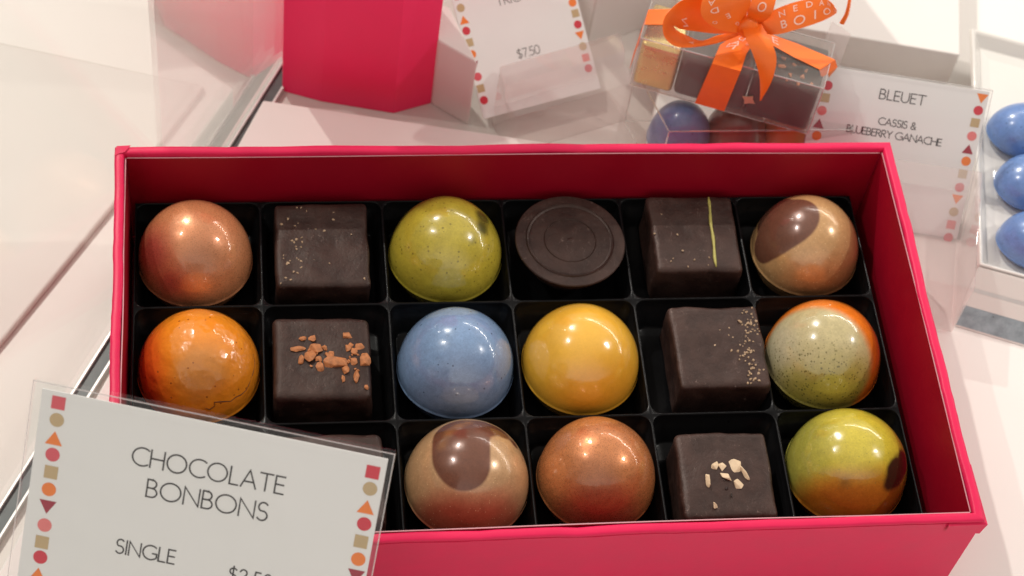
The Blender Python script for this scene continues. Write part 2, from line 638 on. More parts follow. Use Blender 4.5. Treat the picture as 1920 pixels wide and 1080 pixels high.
def wall(p, q, inward, mitre0, mitre1, seed):
    """straight wall from p to q (outer line) with a rolled rim, bowed a little like folded card"""
    p, q = Vector((p[0], p[1], 0)), Vector((q[0], q[1], 0))
    d = (q - p)
    L = d.length
    d.normalize()
    nrm = Vector((inward[0], inward[1], 0))
    nseg = 44
    # profile: (inward offset, height)
    prof = [(0.25, ZS), (0.25, HR - 1.75), (.75, HR - 1.55), (.8, HR - 1.25), (.12, HR - 1.0), (0, HR - .6), (.2, HR - .2), (.6, HR), (WT - .6, HR), (WT - .15, HR - .25), (WT, HR - .7), (WT, ZS + 1.2)]
    rings = []
    for i in range(nseg + 1):
        t = i / nseg
        ring = []
        for off, z in prof:
            s = mitre0 * off + t * (L - (mitre0 + mitre1) * off)
            hi = max(0, (z - ZS) / (HR - ZS))
            edge = math.sin(math.pi * t) ** .5 if 0 < t < 1 else 0
            w = .75 * noise.noise((s * .045 + seed * 7, z * .02, seed)) * hi * edge
            w += .26 * noise.noise((s * .25 + seed * 3, z * .4, seed + 4)) * hi * edge
            dz = .22 * noise.noise((s * .06, seed * 5, 2.)) * hi * edge
            pt = p + d * s + nrm * (off + w)
            ring.append((pt.x, pt.y, z + dz))
        rings.append(ring)
    mb = MB()
    mb.loops(rings, 0, False, True, True)
    return mb.build('box_wall', M_PINK, gb)


for pts in (((XL, YF), (XR, YF), (0, 1), 1), ((XR, YF), (XR, YB), (-1, 0), 2), ((XR, YB), (XL, YB), (0, -1), 3), ((XL, YB), (XL, YF), (1, 0), 4)):
    wo = wall(pts[0], pts[1], pts[2], 1.0, 1.0, pts[3])
    for po in wo.data.polygons: po.use_smooth = True
    wo.data.set_sharp_from_angle(angle=math.radians(50))
# folded paper ear that sticks out at the near right corner, and the tucked corner at the far left
mb = MB()
mb.add([(XR + .15, YF + 16, HR - .6), (XR + 1.0, YF - .3, HR - 1.6), (XR - 9, YF - .35, HR - 1.5), (XR - 9, YF - .35, HR - 5.2), (XR + .3, YF - .35, HR - 6.2), (XR + .15, YF + 16, HR - 5),
        (XR - .3, YF + 16, HR - .6), (XR - .2, YF + .4, HR - 1.2), (XR - 9, YF + .2, HR - 1.3)],
       [(0, 1, 4, 5), (1, 2, 3, 4), (0, 6, 7, 1), (1, 7, 8, 2)])
mb.build('paper_fold', M_PINK, gb)
mb = MB()
cx0, cy0 = XL + 1.3, YB - 1.3
mb.add([(XL - .1, YB - 3.4, HR + .1), (XL + .5, YB - .3, HR + .45), (XL + 4.2, YB + .1, HR + .2), (XL + 2.7, YB - 2.2, HR + .35), (XL + 1.1, YB - 2.6, HR + .2)],
       [(0, 4, 1), (4, 3, 1), (1, 3, 2)])
mb.build('paper_fold', M_PINK, gb)

# lining sheets with a pale cut edge just under the rim
LI = WT + .35


def lining(p, q, inward, ztop, seed):
    p, q = Vector((p[0], p[1], 0)), Vector((q[0], q[1], 0))
    d = (q - p).normalized()
    L = (q - p).length
    nrm = Vector((inward[0], inward[1], 0))
    mbl = MB()
    outer0, outer1, inn0, inn1 = [], [], [], []
    n = 40
    for i in range(n + 1):
        t = i / n
        w = .5 * noise.noise((t * 3.1 + seed * 9, seed, .3)) * math.sin(math.pi * t)
        dz = .35 * noise.noise((t * 2.3, seed * 4, 1.)) - .2 * math.cos(2 * math.pi * t)
        b = p + d * (L * t)
        o_ = b + nrm * (WT + .12 + max(0, w))
        i_ = b + nrm * (WT + .42 + max(0, w))
        ob = b + nrm * (WT + .1)
        ib = b + nrm * (WT + .45)
        outer0.append((ob.x, ob.y, ZS + 1.5)); outer1.append((o_.x, o_.y, ztop + dz))
        inn0.append((ib.x, ib.y, ZS + 1.5)); inn1.append((i_.x, i_.y, ztop + dz))
    mbl.loops([outer0, outer1], 0, False, closed=False)
    mbl.loops([outer1, inn1], 1, False, closed=False)
    mbl.loops([inn1, inn0], 0, False, closed=False)
    return mbl.build('lining_sheet', [M_PINKIN, M_CUT], gb, recalc=False)


e = WT + .6
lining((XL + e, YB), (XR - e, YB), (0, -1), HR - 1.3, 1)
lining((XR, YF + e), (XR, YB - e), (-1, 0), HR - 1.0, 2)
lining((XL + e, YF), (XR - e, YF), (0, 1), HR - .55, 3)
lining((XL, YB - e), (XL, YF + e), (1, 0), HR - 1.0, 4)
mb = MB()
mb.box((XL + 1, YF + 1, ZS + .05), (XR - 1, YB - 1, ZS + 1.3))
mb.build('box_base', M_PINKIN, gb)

# =================================================================== BLACK TRAY
PX, PY = 33.0, 35.9
tray = empty('plastic_tray', (0, 0, -12))
tag(tray, 'black moulded plastic tray of square cells lining the pink gift box', 'tray')
xb = [-99.3] + [PX * i for i in (-2, -1, 0, 1, 2)] + [99.6]
yb = [-54.6, -PY / 2, PY / 2, 51.7]
KA = 7                                         # points per corner arc (odd)


def rrect(cx, cy, hx, hy, r, z):
    pts = []
    for qx, qy, a0 in ((1, 1, 0), (-1, 1, 90), (-1, -1, 180), (1, -1, 270)):
        for k in range(KA):
            a = math.radians(a0 + 90 * k / (KA - 1))
            pts.append((cx + qx * (hx - r) + r * math.cos(a), cy + qy * (hy - r) + r * math.sin(a), z))
    return pts


mbt = MB()
for i in range(6):
    for j in range(3):
        x0, x1, y0, y1 = xb[i], xb[i + 1], yb[j], yb[j + 1]
        cx, cy, hx, hy = (x0 + x1) / 2, (y0 + y1) / 2, (x1 - x0) / 2, (y1 - y0) / 2
        g_ = .24
        lip = rrect(cx, cy, hx - g_, hy - g_, 2.8, 0)
        outer = []
        for idx, (x, y, z) in enumerate(lip):
            k = idx % KA
            q_ = idx // KA
            if k == KA // 2:
                sx, sy = ((1, 1), (-1, 1), (-1, -1), (1, -1))[q_]
                outer.append((cx + sx * hx, cy + sy * hy, .0))
            else:
                dx, dy = x - cx, y - cy
                horizontal = (k < KA // 2) if q_ % 2 == 0 else (k > KA // 2)
                if horizontal:
                    outer.append((cx + math.copysign(hx, dx), y, .05))
                else:
                    outer.append((x, cy + math.copysign(hy, dy), .05))
        rings = [outer, lip, rrect(cx, cy, hx - g_ - .08, hy - g_ - .08, 2.75, -.10), rrect(cx, cy, hx - g_ - .14, hy - g_ - .14, 2.7, -.5),
                 rrect(cx, cy, hx - g_ - .35, hy - g_ - .35, 2.6, -3.2), rrect(cx, cy, hx - g_ - .8, hy - g_ - .8, 2.6, -3.5),
                 rrect(cx, cy, hx - 1.9, hy - 1.9, 2.8, -10.3), rrect(cx, cy, hx - 2.6, hy - 2.6, 2.4, -10.9)]
        mbt.loops(rings, 0, True, False, True)
for a, b in (((xb[0], yb[0]), (xb[-1], yb[0])), ((xb[-1], yb[0]), (xb[-1], yb[-1])), ((xb[-1], yb[-1]), (xb[0], yb[-1])), ((xb[0], yb[-1]), (xb[0], yb[0]))):
    mbt.add([(a[0], a[1], .05), (b[0], b[1], .05), (b[0], b[1], -12), (a[0], a[1], -12)], [(0, 1, 2, 3)])
mbt.build('moulded_cells', M_TRAY, tray, recalc=False)

# =================================================================== BONBONS IN THE BOX
# --- painted domes
C = lambda r, g_, b: lin(r, g_, b)
# far row
cx, cy = -83.5, 35.8
s = Shell('copper_shell', (.62, .215, .085, 1), .33, .25, .7, .08, .05, seed=1, flake=.3, var=.7)
s.lay(s.noise(2.2), (.72, .32, .15, 1), .9)
s.lay(s.blob([(dome_uv(285, 470, cx, cy), .40), (dome_uv(320, 530, cx, cy), .30)], .30, .10), (.40, .055, .045, 1), .85)
s.lay(s.blob([(dome_uv(375, 480, cx, cy), .30)], .25, .06), (.32, .15, .085, 1), .6)  # darker middle is a reflection put into the shell colour
s.lay(s.specks(26, .22, .75), (.75, .48, .26, 1), .6)
dome(cx, cy, s.done(), 'copper dome bonbon with a red patch, in the far left corner cell', 15.1, seed=1)

cx, cy = -16.3, 36.0
s = Shell('olive_shell', (.40, .315, .028, 1), .25, 0, 1, .05, .05, seed=11)
s.lay(s.noise(3.2), (.58, .47, .055, 1))
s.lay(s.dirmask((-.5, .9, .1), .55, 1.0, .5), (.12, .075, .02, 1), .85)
s.lay(s.blob([(dome_uv(893, 385, cx, cy), .17), (dome_uv(901, 405, cx, cy), .17), (dome_uv(900, 424, cx, cy), .15), (dome_uv(882, 446, cx, cy), .09)], .06, .02), (.045, .06, .012, 1), .9)
s.lay(s.specks(16, .34, .62), (.07, .055, .012, 1), .55)
s.lay(s.specks(30, .25, .7), (.62, .56, .12, 1), .5)
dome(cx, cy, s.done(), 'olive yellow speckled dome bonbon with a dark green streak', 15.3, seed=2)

cx, cy = 84.3, 35.6
s = Shell('tan_swirl_shell', (.50, .27, .105, 1), .27, .15, .7, .12, .04, seed=21)
s.lay(s.noise(1.6), (.60, .37, .17, 1))
s.lay(s.dirmask((.1, -.95, -.1), .45, .95, .25), (.42, .15, .05, 1), .6)
s.lay(s.specks(34, .3, .72), (.9, .68, .36, 1), .8)
s.lay(s.blob([(dome_uv(1492, 405, cx, cy), .46), (dome_uv(1470, 418, cx, cy), .46), (dome_uv(1448, 440, cx, cy), .38), (dome_uv(1428, 462, cx, cy), .28), (dome_uv(1450, 395, cx, cy), .40)], .025, .0), (.15, .06, .036, 1))
dome(cx, cy, s.done(), 'tan dome bonbon with a large brown swirl, in the far right corner cell', 14.9, seed=3)

# middle row
cx, cy = -82.6, .6
s = Shell('orange_shell', (.80, .235, .014, 1), .2, 0, 1, .04, .14, .20, seed=31, var=.45)
s.lay(s.noise(1.8), (.86, .30, .020, 1))
s.lay(s.dirmask((-1, -.15, .0), .35, .95, .3), (.75, .075, .012, 1))
s.lay(s.blob([(dome_uv(375, 690, cx, cy), .42)], .16, .08), (.58, .24, .05, 1), .75)
s.lay(s.specks(14, .30, .8), (.25, .06, .012, 1), .8)
orange = dome(cx, cy, s.done(), 'bright orange dome bonbon with a cracked shell', 15.6, seed=4)
path = [(385, 765), (393, 768), (403, 761), (402, 754), (418, 753), (433, 752), (443, 744), (452, 740), (462, 731), (466, 722), (474, 700), (478, 680), (474, 664)]
mb = MB()
pts = []
for u, v in path:
    p = dome_uv(u, v, cx, cy, 15.6, H0)
    pts.append(Vector((cx + p[0] * 15.6 * 1.003, cy + p[1] * 15.6 * 1.003, ZW + p[2] * H0 * 1.003)))
rings = []
for i, p in enumerate(pts):
    t = (pts[min(i + 1, len(pts) - 1)] - pts[max(i - 1, 0)]).normalized()
    nr = Vector((p.x - cx, p.y - cy, p.z - ZW)).normalized()
    sd = t.cross(nr)
    w = .13 + .05 * math.sin(i * 2.1)
    if i in (0, len(pts) - 1): w *= .3
    rings.append([p + sd * w, p + nr * .06, p - sd * w, p - nr * .1])
mb.loops(rings, 0, False, True, True)
mb.build('shell_crack', plain('crack_shadow_gap', (.10, .03, .008, 1), .7, .2, 1), orange)

cx, cy = -16.2, 0
s = Shell('blue_shell', (.15, .28, .50, 1), .24, 0, 1, .04, .05, seed=41)
s.lay(s.noise(2.0), (.24, .38, .60, 1))
s.lay(s.noise(5.0), (.30, .36, .52, 1), .35)
s.lay(s.dirmask((.1, -1, .15), .25, 1.0, .35), (.17, .20, .30, 1), .55)  # slate near side, partly shade put into the shell colour
s.lay(s.specks(13, .28, .80), (.05, .08, .14, 1), .75)
s.lay(s.specks(30, .22, .80), (.45, .58, .72, 1), .5)
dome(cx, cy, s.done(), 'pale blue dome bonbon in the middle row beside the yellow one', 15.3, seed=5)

cx, cy = 17.0, .3
s = Shell('yellow_shell', (.80, .42, .035, 1), .22, 0, 1, .10, .04, seed=51, var=.35)
s.lay(s.noise(1.2), (.84, .47, .055, 1))
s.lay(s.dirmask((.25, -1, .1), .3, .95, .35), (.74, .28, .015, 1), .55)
s.lay(s.specks(18, .15, .93), (.3, .14, .03, 1), .6)
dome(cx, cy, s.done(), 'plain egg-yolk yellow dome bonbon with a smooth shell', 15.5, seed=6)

cx, cy = 83.0, .2
s = Shell('grey_green_shell', (.47, .40, .19, 1), .22, 0, 1, .045, .05, seed=61)
s.lay(s.noise(2.2), (.56, .47, .25, 1))
s.lay(s.blob([(dome_uv(1465, 640, cx, cy), .40)], .25, .08), (.44, .42, .32, 1), .5)
s.lay(s.dirmask((0, -1, -.15), .15, .8, .4, 3), (.36, .30, .045, 1), .95)
low = s.dirmask((-.35, -1, -.05), -.05, .7, .4, 3)
s.lay(s.mul(s.specks(24, .52, .35), low), (.13, .12, .03, 1), .85)
s.lay(s.inv(s.blob([(dome_uv(1520, 685, cx, cy), 1.10), (dome_uv(1500, 760, cx, cy), .9)], .10, .05)), (.80, .20, .015, 1))
dome(cx, cy, s.done(), 'grey green dome bonbon with an orange rim and dark freckles', 15.5, seed=7)

# near row
cx, cy = -15.9, -34.3
s = Shell('tan_marble_shell', (.55, .32, .15, 1), .26, .12, .7, .12, .04, seed=71)
s.lay(s.noise(1.8), (.63, .40, .21, 1))
s.lay(s.dirmask((-.05, -1, -.1), .35, .8, .25), (.44, .10, .055, 1), .9)
s.lay(s.specks(32, .3, .72), (.88, .66, .34, 1), .8)
sw = s.blob([(dome_uv(873, 868, cx, cy), .40), (dome_uv(862, 850, cx, cy), .42), (dome_uv(868, 830, cx, cy), .44), (dome_uv(862, 812, cx, cy), .42), (dome_uv(905, 803, cx, cy), .26), (dome_uv(935, 812, cx, cy), .17), (dome_uv(960, 832, cx, cy), .10), (dome_uv(975, 860, cx, cy), .05)], .025, .0)
s.lay(sw, (.175, .065, .035, 1))
s.lay(s.blob([(dome_uv(835, 835, cx, cy), .09), (dome_uv(845, 815, cx, cy), .10), (dome_uv(862, 802, cx, cy), .09), (dome_uv(880, 796, cx, cy), .07)], .08, .03), (.46, .20, .05, 1), .85)
dome(cx, cy, s.done(), 'tan dome bonbon with a round brown drip and a red lower side', 15.7, seed=8)

cx, cy = 17.2, -34.0
s = Shell('copper_red_shell', (.50, .165, .050, 1), .33, .35, .8, .07, .05, seed=81, flake=.35)
s.lay(s.noise(2.0), (.62, .24, .085, 1))
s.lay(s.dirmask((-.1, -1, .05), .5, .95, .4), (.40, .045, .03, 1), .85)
s.lay(s.blob([(dome_uv(1118, 890, cx, cy), .32)], .22, .07), (.33, .13, .06, 1), .7)  # dim reflection in the middle, painted into the copper
s.lay(s.specks(24, .25, .8), (.10, .03, .012, 1), .6)
s.lay(s.specks(34, .2, .8), (.85, .45, .2, 1), .6)
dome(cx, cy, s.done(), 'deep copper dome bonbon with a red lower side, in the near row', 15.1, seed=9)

cx, cy = 83.0, -34.0
s = Shell('yellow_green_shell', (.50, .42, .032, 1), .22, 0, 1, .04, .06, seed=91)
s.lay(s.noise(2.4), (.64, .51, .05, 1))
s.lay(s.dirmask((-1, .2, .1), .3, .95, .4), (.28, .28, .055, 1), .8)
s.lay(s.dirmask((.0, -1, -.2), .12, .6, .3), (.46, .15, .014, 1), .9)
s.lay(s.blob([(dome_uv(1676, 882, cx, cy), .25), (dome_uv(1690, 862, cx, cy), .22), (dome_uv(1664, 902, cx, cy), .12)], .05, .06), (.022, .018, .008, 1))
s.lay(s.blob([(dome_uv(1546, 875, cx, cy), .035)], .03, .0), (.02, .02, .01, 1))
s.lay(s.blob([(dome_uv(1588, 897, cx, cy), .09)], .09, .03), (.12, .10, .02, 1), .8)
s.lay(s.specks(22, .3, .72), (.20, .19, .04, 1), .45)
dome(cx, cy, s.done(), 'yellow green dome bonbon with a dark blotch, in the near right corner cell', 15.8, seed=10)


# --- enrobed squares
def choc_square(cx, cy, w, d, ztop, h, yaw, seed, label, mat, rr=1.5):
    n = 26
    hx, hy, hz = w / 2, d / 2, h / 2
    bm = bmesh.new()
    bmesh.ops.create_cube(bm, size=2)
    bmesh.ops.subdivide_edges(bm, edges=bm.edges[:], cuts=n, use_grid_fill=True)
    ca, sa = math.cos(yaw), math.sin(yaw)
    out = []
    for v in bm.verts:
        p = Vector((v.co.x * hx, v.co.y * hy, v.co.z * hz))
        inner = Vector((max(-hx + rr, min(hx - rr, p.x)), max(-hy + rr, min(hy - rr, p.y)), max(-hz + rr, min(hz - rr, p.z))))
        dd = p - inner
        if dd.length > 1e-6:
            p = inner + dd.normalized() * rr
        q = p * .09 + Vector((seed * 5.1, seed * 2.3, 0))
        nz = noise.noise(q) * .62 + noise.noise(q * 2.6) * .28 + noise.noise(q * 7.) * .07
        p = p + p.normalized() * nz
        # the foot spreads a little, as dipped chocolate does
        low = max(0, -p.z / hz)
        p.x *= 1 + .035 * low ** 2
        p.y *= 1 + .035 * low ** 2
        v.co = Vector((ca * p.x - sa * p.y, sa * p.x + ca * p.y, p.z)) * MM
    me = bpy.data.meshes.new('square_bonbon')
    bm.to_mesh(me)
    bm.free()
    me.materials.append(mat)
    for p in me.polygons: p.use_smooth = True
    o = bpy.data.objects.new('square_bonbon', me)
    COL.objects.link(o)
    zc = ztop - hz
    o.location = Vector((cx, cy, zc)) * MM
    o['_o'] = [cx, cy, zc]
    return tag(o, label, 'bonbon', GB)


def lump(parent, name, mat, p, sx, sy, sz, rot, seed):
    rnd = random.Random(seed)
    bm = bmesh.new()
    for k in range(14):
        a = Vector((rnd.gauss(0, 1), rnd.gauss(0, 1), rnd.gauss(0, 1))).normalized()
        bm.verts.new((a.x * sx * rnd.uniform(.75, 1.05), a.y * sy * rnd.uniform(.75, 1.05), a.z * sz * rnd.uniform(.8, 1.05)))
    res = bmesh.ops.convex_hull(bm, input=bm.verts[:])
    bmesh.ops.delete(bm, geom=[x for x in res['geom_interior'] if isinstance(x, bmesh.types.BMVert)], context='VERTS')
    bm.transform(Matrix.Rotation(rot, 4, 'Z') @ Matrix.Rotation(rnd.uniform(-.3, .3), 4, 'X'))
    bm.transform(Matrix.Scale(MM, 4))
    if max(sx, sy) > .6:
        bmesh.ops.bevel(bm, geom=bm.edges[:], offset=min(sx, sy) * .12 * MM, segments=1, affect='EDGES', clamp_overlap=True)
    me = bpy.data.meshes.new(name)
    bm.to_mesh(me)
    bm.free()
    me.materials.append(mat)
    o = bpy.data.objects.new(name, me)
    COL.objects.link(o)
    o.parent = parent
    po = parent['_o']
    o.location = Vector((p[0] - po[0], p[1] - po[1], p[2] - po[2])) * MM
    return o


ZT = 3.4
q12 = choc_square(-49.9, 35.1, 24.8, 26.9, ZT, 14.2, 0, 1, 'plain dark square chocolate dusted with pale crumbs along its left side', chocolate('dark_chocolate', 1), 1.2)
q22 = choc_square(-51.2, -.6, 25.2, 24.8, ZT, 14.2, -.01, 2, 'dark square chocolate topped with orange brown toasted nibs', chocolate('dark_chocolate', 2), 1.7)
q32 = choc_square(-50.0, -36.0, 25.6, 25.5, ZT + .5, 14.2, 0, 3, 'dark square chocolate mostly hidden behind the large price card', chocolate('dark_chocolate', 3), 1.8)
q15 = choc_square(52.1, 37.2, 24.2, 25.3, ZT, 14.2, -.01, 4, 'dark square chocolate with a thin olive green stripe', chocolate('dark_chocolate', 4), 1.3)
q25 = choc_square(53.4, .4, 24.2, 25.2, ZT, 14.2, .01, 5, 'dark square chocolate with a band of fine beige crumbs on its right side', chocolate('dark_chocolate', 5), 1.1)
q35 = choc_square(49.3, -38.0, 24.0, 24.8, ZT, 14.2, -.01, 6, 'dark square chocolate sprinkled with pale chopped nuts', chocolate('dark_chocolate', 6), 1.5)
k = 100
for x, y, w, h in ((270, 252, 46, 26), (335, 248, 50, 46), (235, 330, 78, 26), (375, 325, 72, 46), (432, 318, 28, 28), (325, 380, 62, 66), (257, 412, 38, 44), (388, 405, 32, 30), (400, 468, 48, 48),
                   (515, 432, 130, 84), (470, 400, 60, 60), (600, 490, 46, 46), (662, 540, 46, 70), (595, 240, 60, 36), (605, 325, 44, 38), (660, 345, 44, 40), (696, 310, 52, 44), (735, 410, 64, 74),
                   (655, 425, 36, 40), (570, 555, 26, 32), (748, 618, 28, 24), (335, 458, 16, 14), (632, 303, 36, 32), (484, 357, 26, 22)):
    p = at(500 + x / 4, 570 + y / 4, ZT + .5)
    k += 1
    lump(q22, 'toasted_nib', M_NIB, (p.x, p.y, ZT + .15), w / 4 / 7.2 / 2 * 1.75, h / 4 / 6.0 / 2 * 1.75, min(w, h) / 4 / 7.2 / 2 * .9, random.uniform(-.3, .3), k)
for i in range(22):
    b_ = ((300, 360), (400, 390), (510, 440), (610, 440), (670, 360), (660, 470))[i % 6]
    p = at(500 + (b_[0] + random.gauss(0, 34)) / 4, 570 + (b_[1] + random.gauss(0, 28)) / 4, ZT + .3)
    k += 1
    lump(q22, 'toasted_nib', M_NIB, (p.x, p.y, ZT + .1), random.uniform(.35, .8), random.uniform(.35, .7), random.uniform(.3, .5), random.uniform(0, 3), k)
for x, y, w, h, r in ((652, 445, 58, 100, -.5), (728, 455, 62, 62, 0), (850, 450, 118, 118, .1), (950, 520, 44, 120, .5), (585, 590, 84, 112, .2), (755, 560, 110, 62, -.6), (890, 630, 80, 74, 0), (655, 850, 58, 52, -.4)):
    p = at(1220 + x / 5.4, 790 + y / 5.4, ZT + .5)
    k += 1
    lump(q35, 'nut_piece', M_NUT, (p.x, p.y, ZT + .2), w / 5.4 / 7.4 / 2 * 1.55, h / 5.4 / 6.2 / 2 * 1.5, 1.0, r, k)
for x, y in ((770, 680), (815, 745), (740, 600)):
    p = at(1220 + x / 5.4, 790 + y / 5.4, ZT)
    k += 1
    lump(q35, 'chocolate_flake', M_DARK, (p.x, p.y, ZT + .1), .7, .45, .4, x, k)
rnd = random.Random(5)
band = [(800, 180), (790, 260), (815, 300), (790, 345), (800, 390), (760, 440), (740, 480), (780, 520), (800, 560), (850, 600), (840, 660), (830, 720), (830, 765)]
n = 0
for extra in ((560, 345), (520, 465), (630, 385), (665, 402), (690, 410), (655, 505), (635, 325), (720, 580), (915, 665), (720, 275)):
    p = at(1220 + extra[0] / 4.32, 540 + extra[1] / 4.32, ZT)
    r_ = .36 if extra != (720, 275) else .7
    lump(q25, 'crumb', M_CRUMB, (p.x, p.y, ZT + .1), r_, r_ * .9, r_ * .8, n, 300 + n)
    n += 1
while n < 96:
    b = rnd.choice(band)
    x, y = rnd.gauss(b[0], 36), rnd.gauss(b[1], 26)
    if x > 900 or y < 160 or y > 775: continue
    p = at(1220 + x / 4.32, 540 + y / 4.32, ZT)
    r_ = rnd.uniform(.26, .52)
    lump(q25, 'crumb', M_CRUMB, (p.x, p.y, ZT + .1), r_, r_ * .9, r_ * .8, n, 300 + n)
    n += 1
for i, (x, y) in enumerate(((240, 285), (265, 265), (232, 425), (215, 410), (250, 400), (250, 482), (245, 460), (270, 570), (255, 560), (290, 585), (295, 385), (300, 425), (290, 465), (145, 560), (170, 607), (180, 600), (290, 637),
                           (228, 675), (260, 682), (160, 725), (118, 772), (400, 572), (388, 556), (350, 522), (365, 535), (255, 133), (290, 133), (335, 162), (563, 235), (567, 170), (180, 230), (125, 272), (485, 328), (714, 360), (530, 602), (412, 315), (142, 535), (195, 580), (200, 740), (825, 733))):
    p = at(500 + x / 4.5, 360 + y / 4.5, ZT)
    r_ = random.uniform(.22, .48)
    lump(q12, 'crumb', M_CRUMB, (p.x, p.y, ZT + .05), r_ * 1.2, r_ * .8, r_ * .7, i, 600 + i)
for i, (x, y) in enumerate(((1227, 438), (1262, 485), (1270, 440), (1302, 487), (1328, 497), (1290, 500), (1280, 470), (1258, 490), (1330, 483), (1240, 402))):
    p = at(x, y, ZT)
    r_ = random.uniform(.18, .38)
    lump(q15, 'crumb', M_CRUMB, (p.x, p.y, ZT + .05), r_ * 1.2, r_ * .8, r_ * .7, i, 700 + i)
# olive stripe
a, b = at(1328, 370, ZT), at(1343, 500, ZT)
mb = MB()
d = (b - a).normalized()
sd = Vector((-d.y, d.x, 0))
rings = []
for i in range(15):
    t = i / 14
    p = a.lerp(b, t)
    w = .42 + .08 * math.sin(i * 1.7)
    if i in (0, 14): w *= .4
    c = sd * (.12 * math.sin(i * .9))
    rings.append([(p + c - sd * w) + Vector((0, 0, -.35)), p + c - sd * w * .7 + Vector((0, 0, .25)), p + c + sd * w * .7 + Vector((0, 0, .25)), p + c + sd * w + Vector((0, 0, -.35))])
mb.loops(rings, 0, True, True, True)
mb.build('olive_stripe', M_STRIPE, q15)

# --- round dark disc
cx, cy = 17.2, 35.2
prof = [(6.6, -10.8), (7.2, -10.5), (12.2, -2.5), (14.7, 2.2), (15.0, 2.9), (15.05, 3.2), (14.85, 3.45), (14.4, 3.5), (12.15, 3.5), (11.95, 3.78), (11.75, 3.5), (11.3, 3.26), (10.95, 3.44), (7.25, 3.46), (7.05, 3.7), (6.85, 3.44), (6.4, 3.46), (.9, 3.46), (.5, 3.62), (.05, 3.66)]
mb = MB()
mb.loops(lathe(cx, cy, prof, 96, .006, 3), 0, True, True, True)
o = mb.build('disc_bonbon', chocolate('dark_disc_chocolate', 9), None, (cx, cy, -4))
o.data.set_sharp_from_angle(angle=math.radians(14))
tag(o, 'flat round dark chocolate disc with concentric rings on top', 'bonbon', GB)

# =================================================================== STROKE LETTERING
def arc(cx, cy, rx, ry, a0, a1, n=14):
    return [(cx + rx * math.cos(math.radians(a0 + (a1 - a0) * i / n)), cy + ry * math.sin(math.radians(a0 + (a1 - a0) * i / n))) for i in range(n + 1)]


F = {
    'A': (.78, [[(0, 0), (.39, 1), (.78, 0)], [(.13, .33), (.65, .33)]]),
    'B': (.52, [[(0, 0), (0, 1), (.22, 1)] + arc(.22, .76, .23, .24, 90, -90) + [(0, .52)], [(.22, .52)] + arc(.25, .26, .27, .26, 90, -90) + [(0, 0)]]),
    'C': (.80, [arc(.52, .5, .52, .52, 52, 308, 26)]),
    'D': (.78, [[(0, 0), (0, 1), (.26, 1)] + arc(.26, .5, .52, .5, 90, -90, 18) + [(0, 0)]]),
    'E': (.46, [[(.46, 1), (0, 1), (0, 0), (.46, 0)], [(0, .52), (.42, .52)]]),
    'G': (.90, [arc(.52, .5, .52, .52, 52, 325, 26) + [(.93, .2), (.93, .45), (.66, .45)]]),
    'H': (.70, [[(0, 0), (0, 1)], [(.70, 0), (.70, 1)], [(0, .52), (.70, .52)]]),
    'I': (.02, [[(.01, 0), (.01, 1)]]),
    'L': (.44, [[(0, 1), (0, 0), (.44, 0)]]),
    'N': (.76, [[(0, 0), (0, 1), (.76, 0), (.76, 1)]]),
    'O': (1.02, [arc(.51, .5, .51, .52, 0, 360, 34)]),
    'R': (.56, [[(0, 0), (0, 1), (.22, 1)] + arc(.22, .74, .26, .26, 90, -90) + [(0, .48)], [(.22, .48), (.56, 0)]]),
    'S': (.50, [arc(.26, .755, .235, .265, 40, 250, 16)[:-1] + arc(.24, .255, .26, .275, 75, -145, 18)]),
    'T': (.66, [[(0, 1), (.66, 1)], [(.33, 1), (.33, 0)]]),
    'U': (.66, [[(0, 1), (0, .33)] + arc(.33, .33, .33, .35, 180, 360, 16) + [(.66, 1)]]),
    'X': (.66, [[(0, 0), (.62, 1)], [(.66, 0), (.04, 1)]]),
    'Y': (.64, [[(0, 1), (.32, .5), (.64, 1)], [(.32, .5), (.32, 0)]]),
    '&': (.66, [[(.66, 0), (.18, .62)] + arc(.30, .80, .17, .20, 200, -30, 12) + [(.12, .42)] + arc(.26, .22, .24, .23, 130, 330, 12) + [(.62, .42)]]),
    '$': (.50, [arc(.26, .735, .235, .225, 40, 250, 14)[:-1] + arc(.24, .265, .26, .235, 75, -145, 16), [(.25, 1.1), (.25, -.1)]]),
    '0': (.54, [arc(.27, .5, .27, .5, 0, 360, 26)]),
    '2': (.48, [arc(.23, .76, .22, .24, 165, -35, 12) + [(.0, 0), (.48, 0)]]),
    '5': (.46, [[(.42, 1), (.10, 1), (.06, .58)] + arc(.19, .30, .27, .30, 105, -125, 16)]),
    '7': (.48, [[(0, 1), (.48, 1), (.14, 0)]]),
    '.': (.04, [[(.0, 0), (.04, .0)]]),
    ' ': (.22, []),
}


def text_strokes(txt, gap=.17):
    x, out = 0, []
    for ch in txt:
        w, st = F[ch]
        for s_ in st: out.append([(x + a, b) for a, b in s_])
        x += w + gap
    return out, x - gap


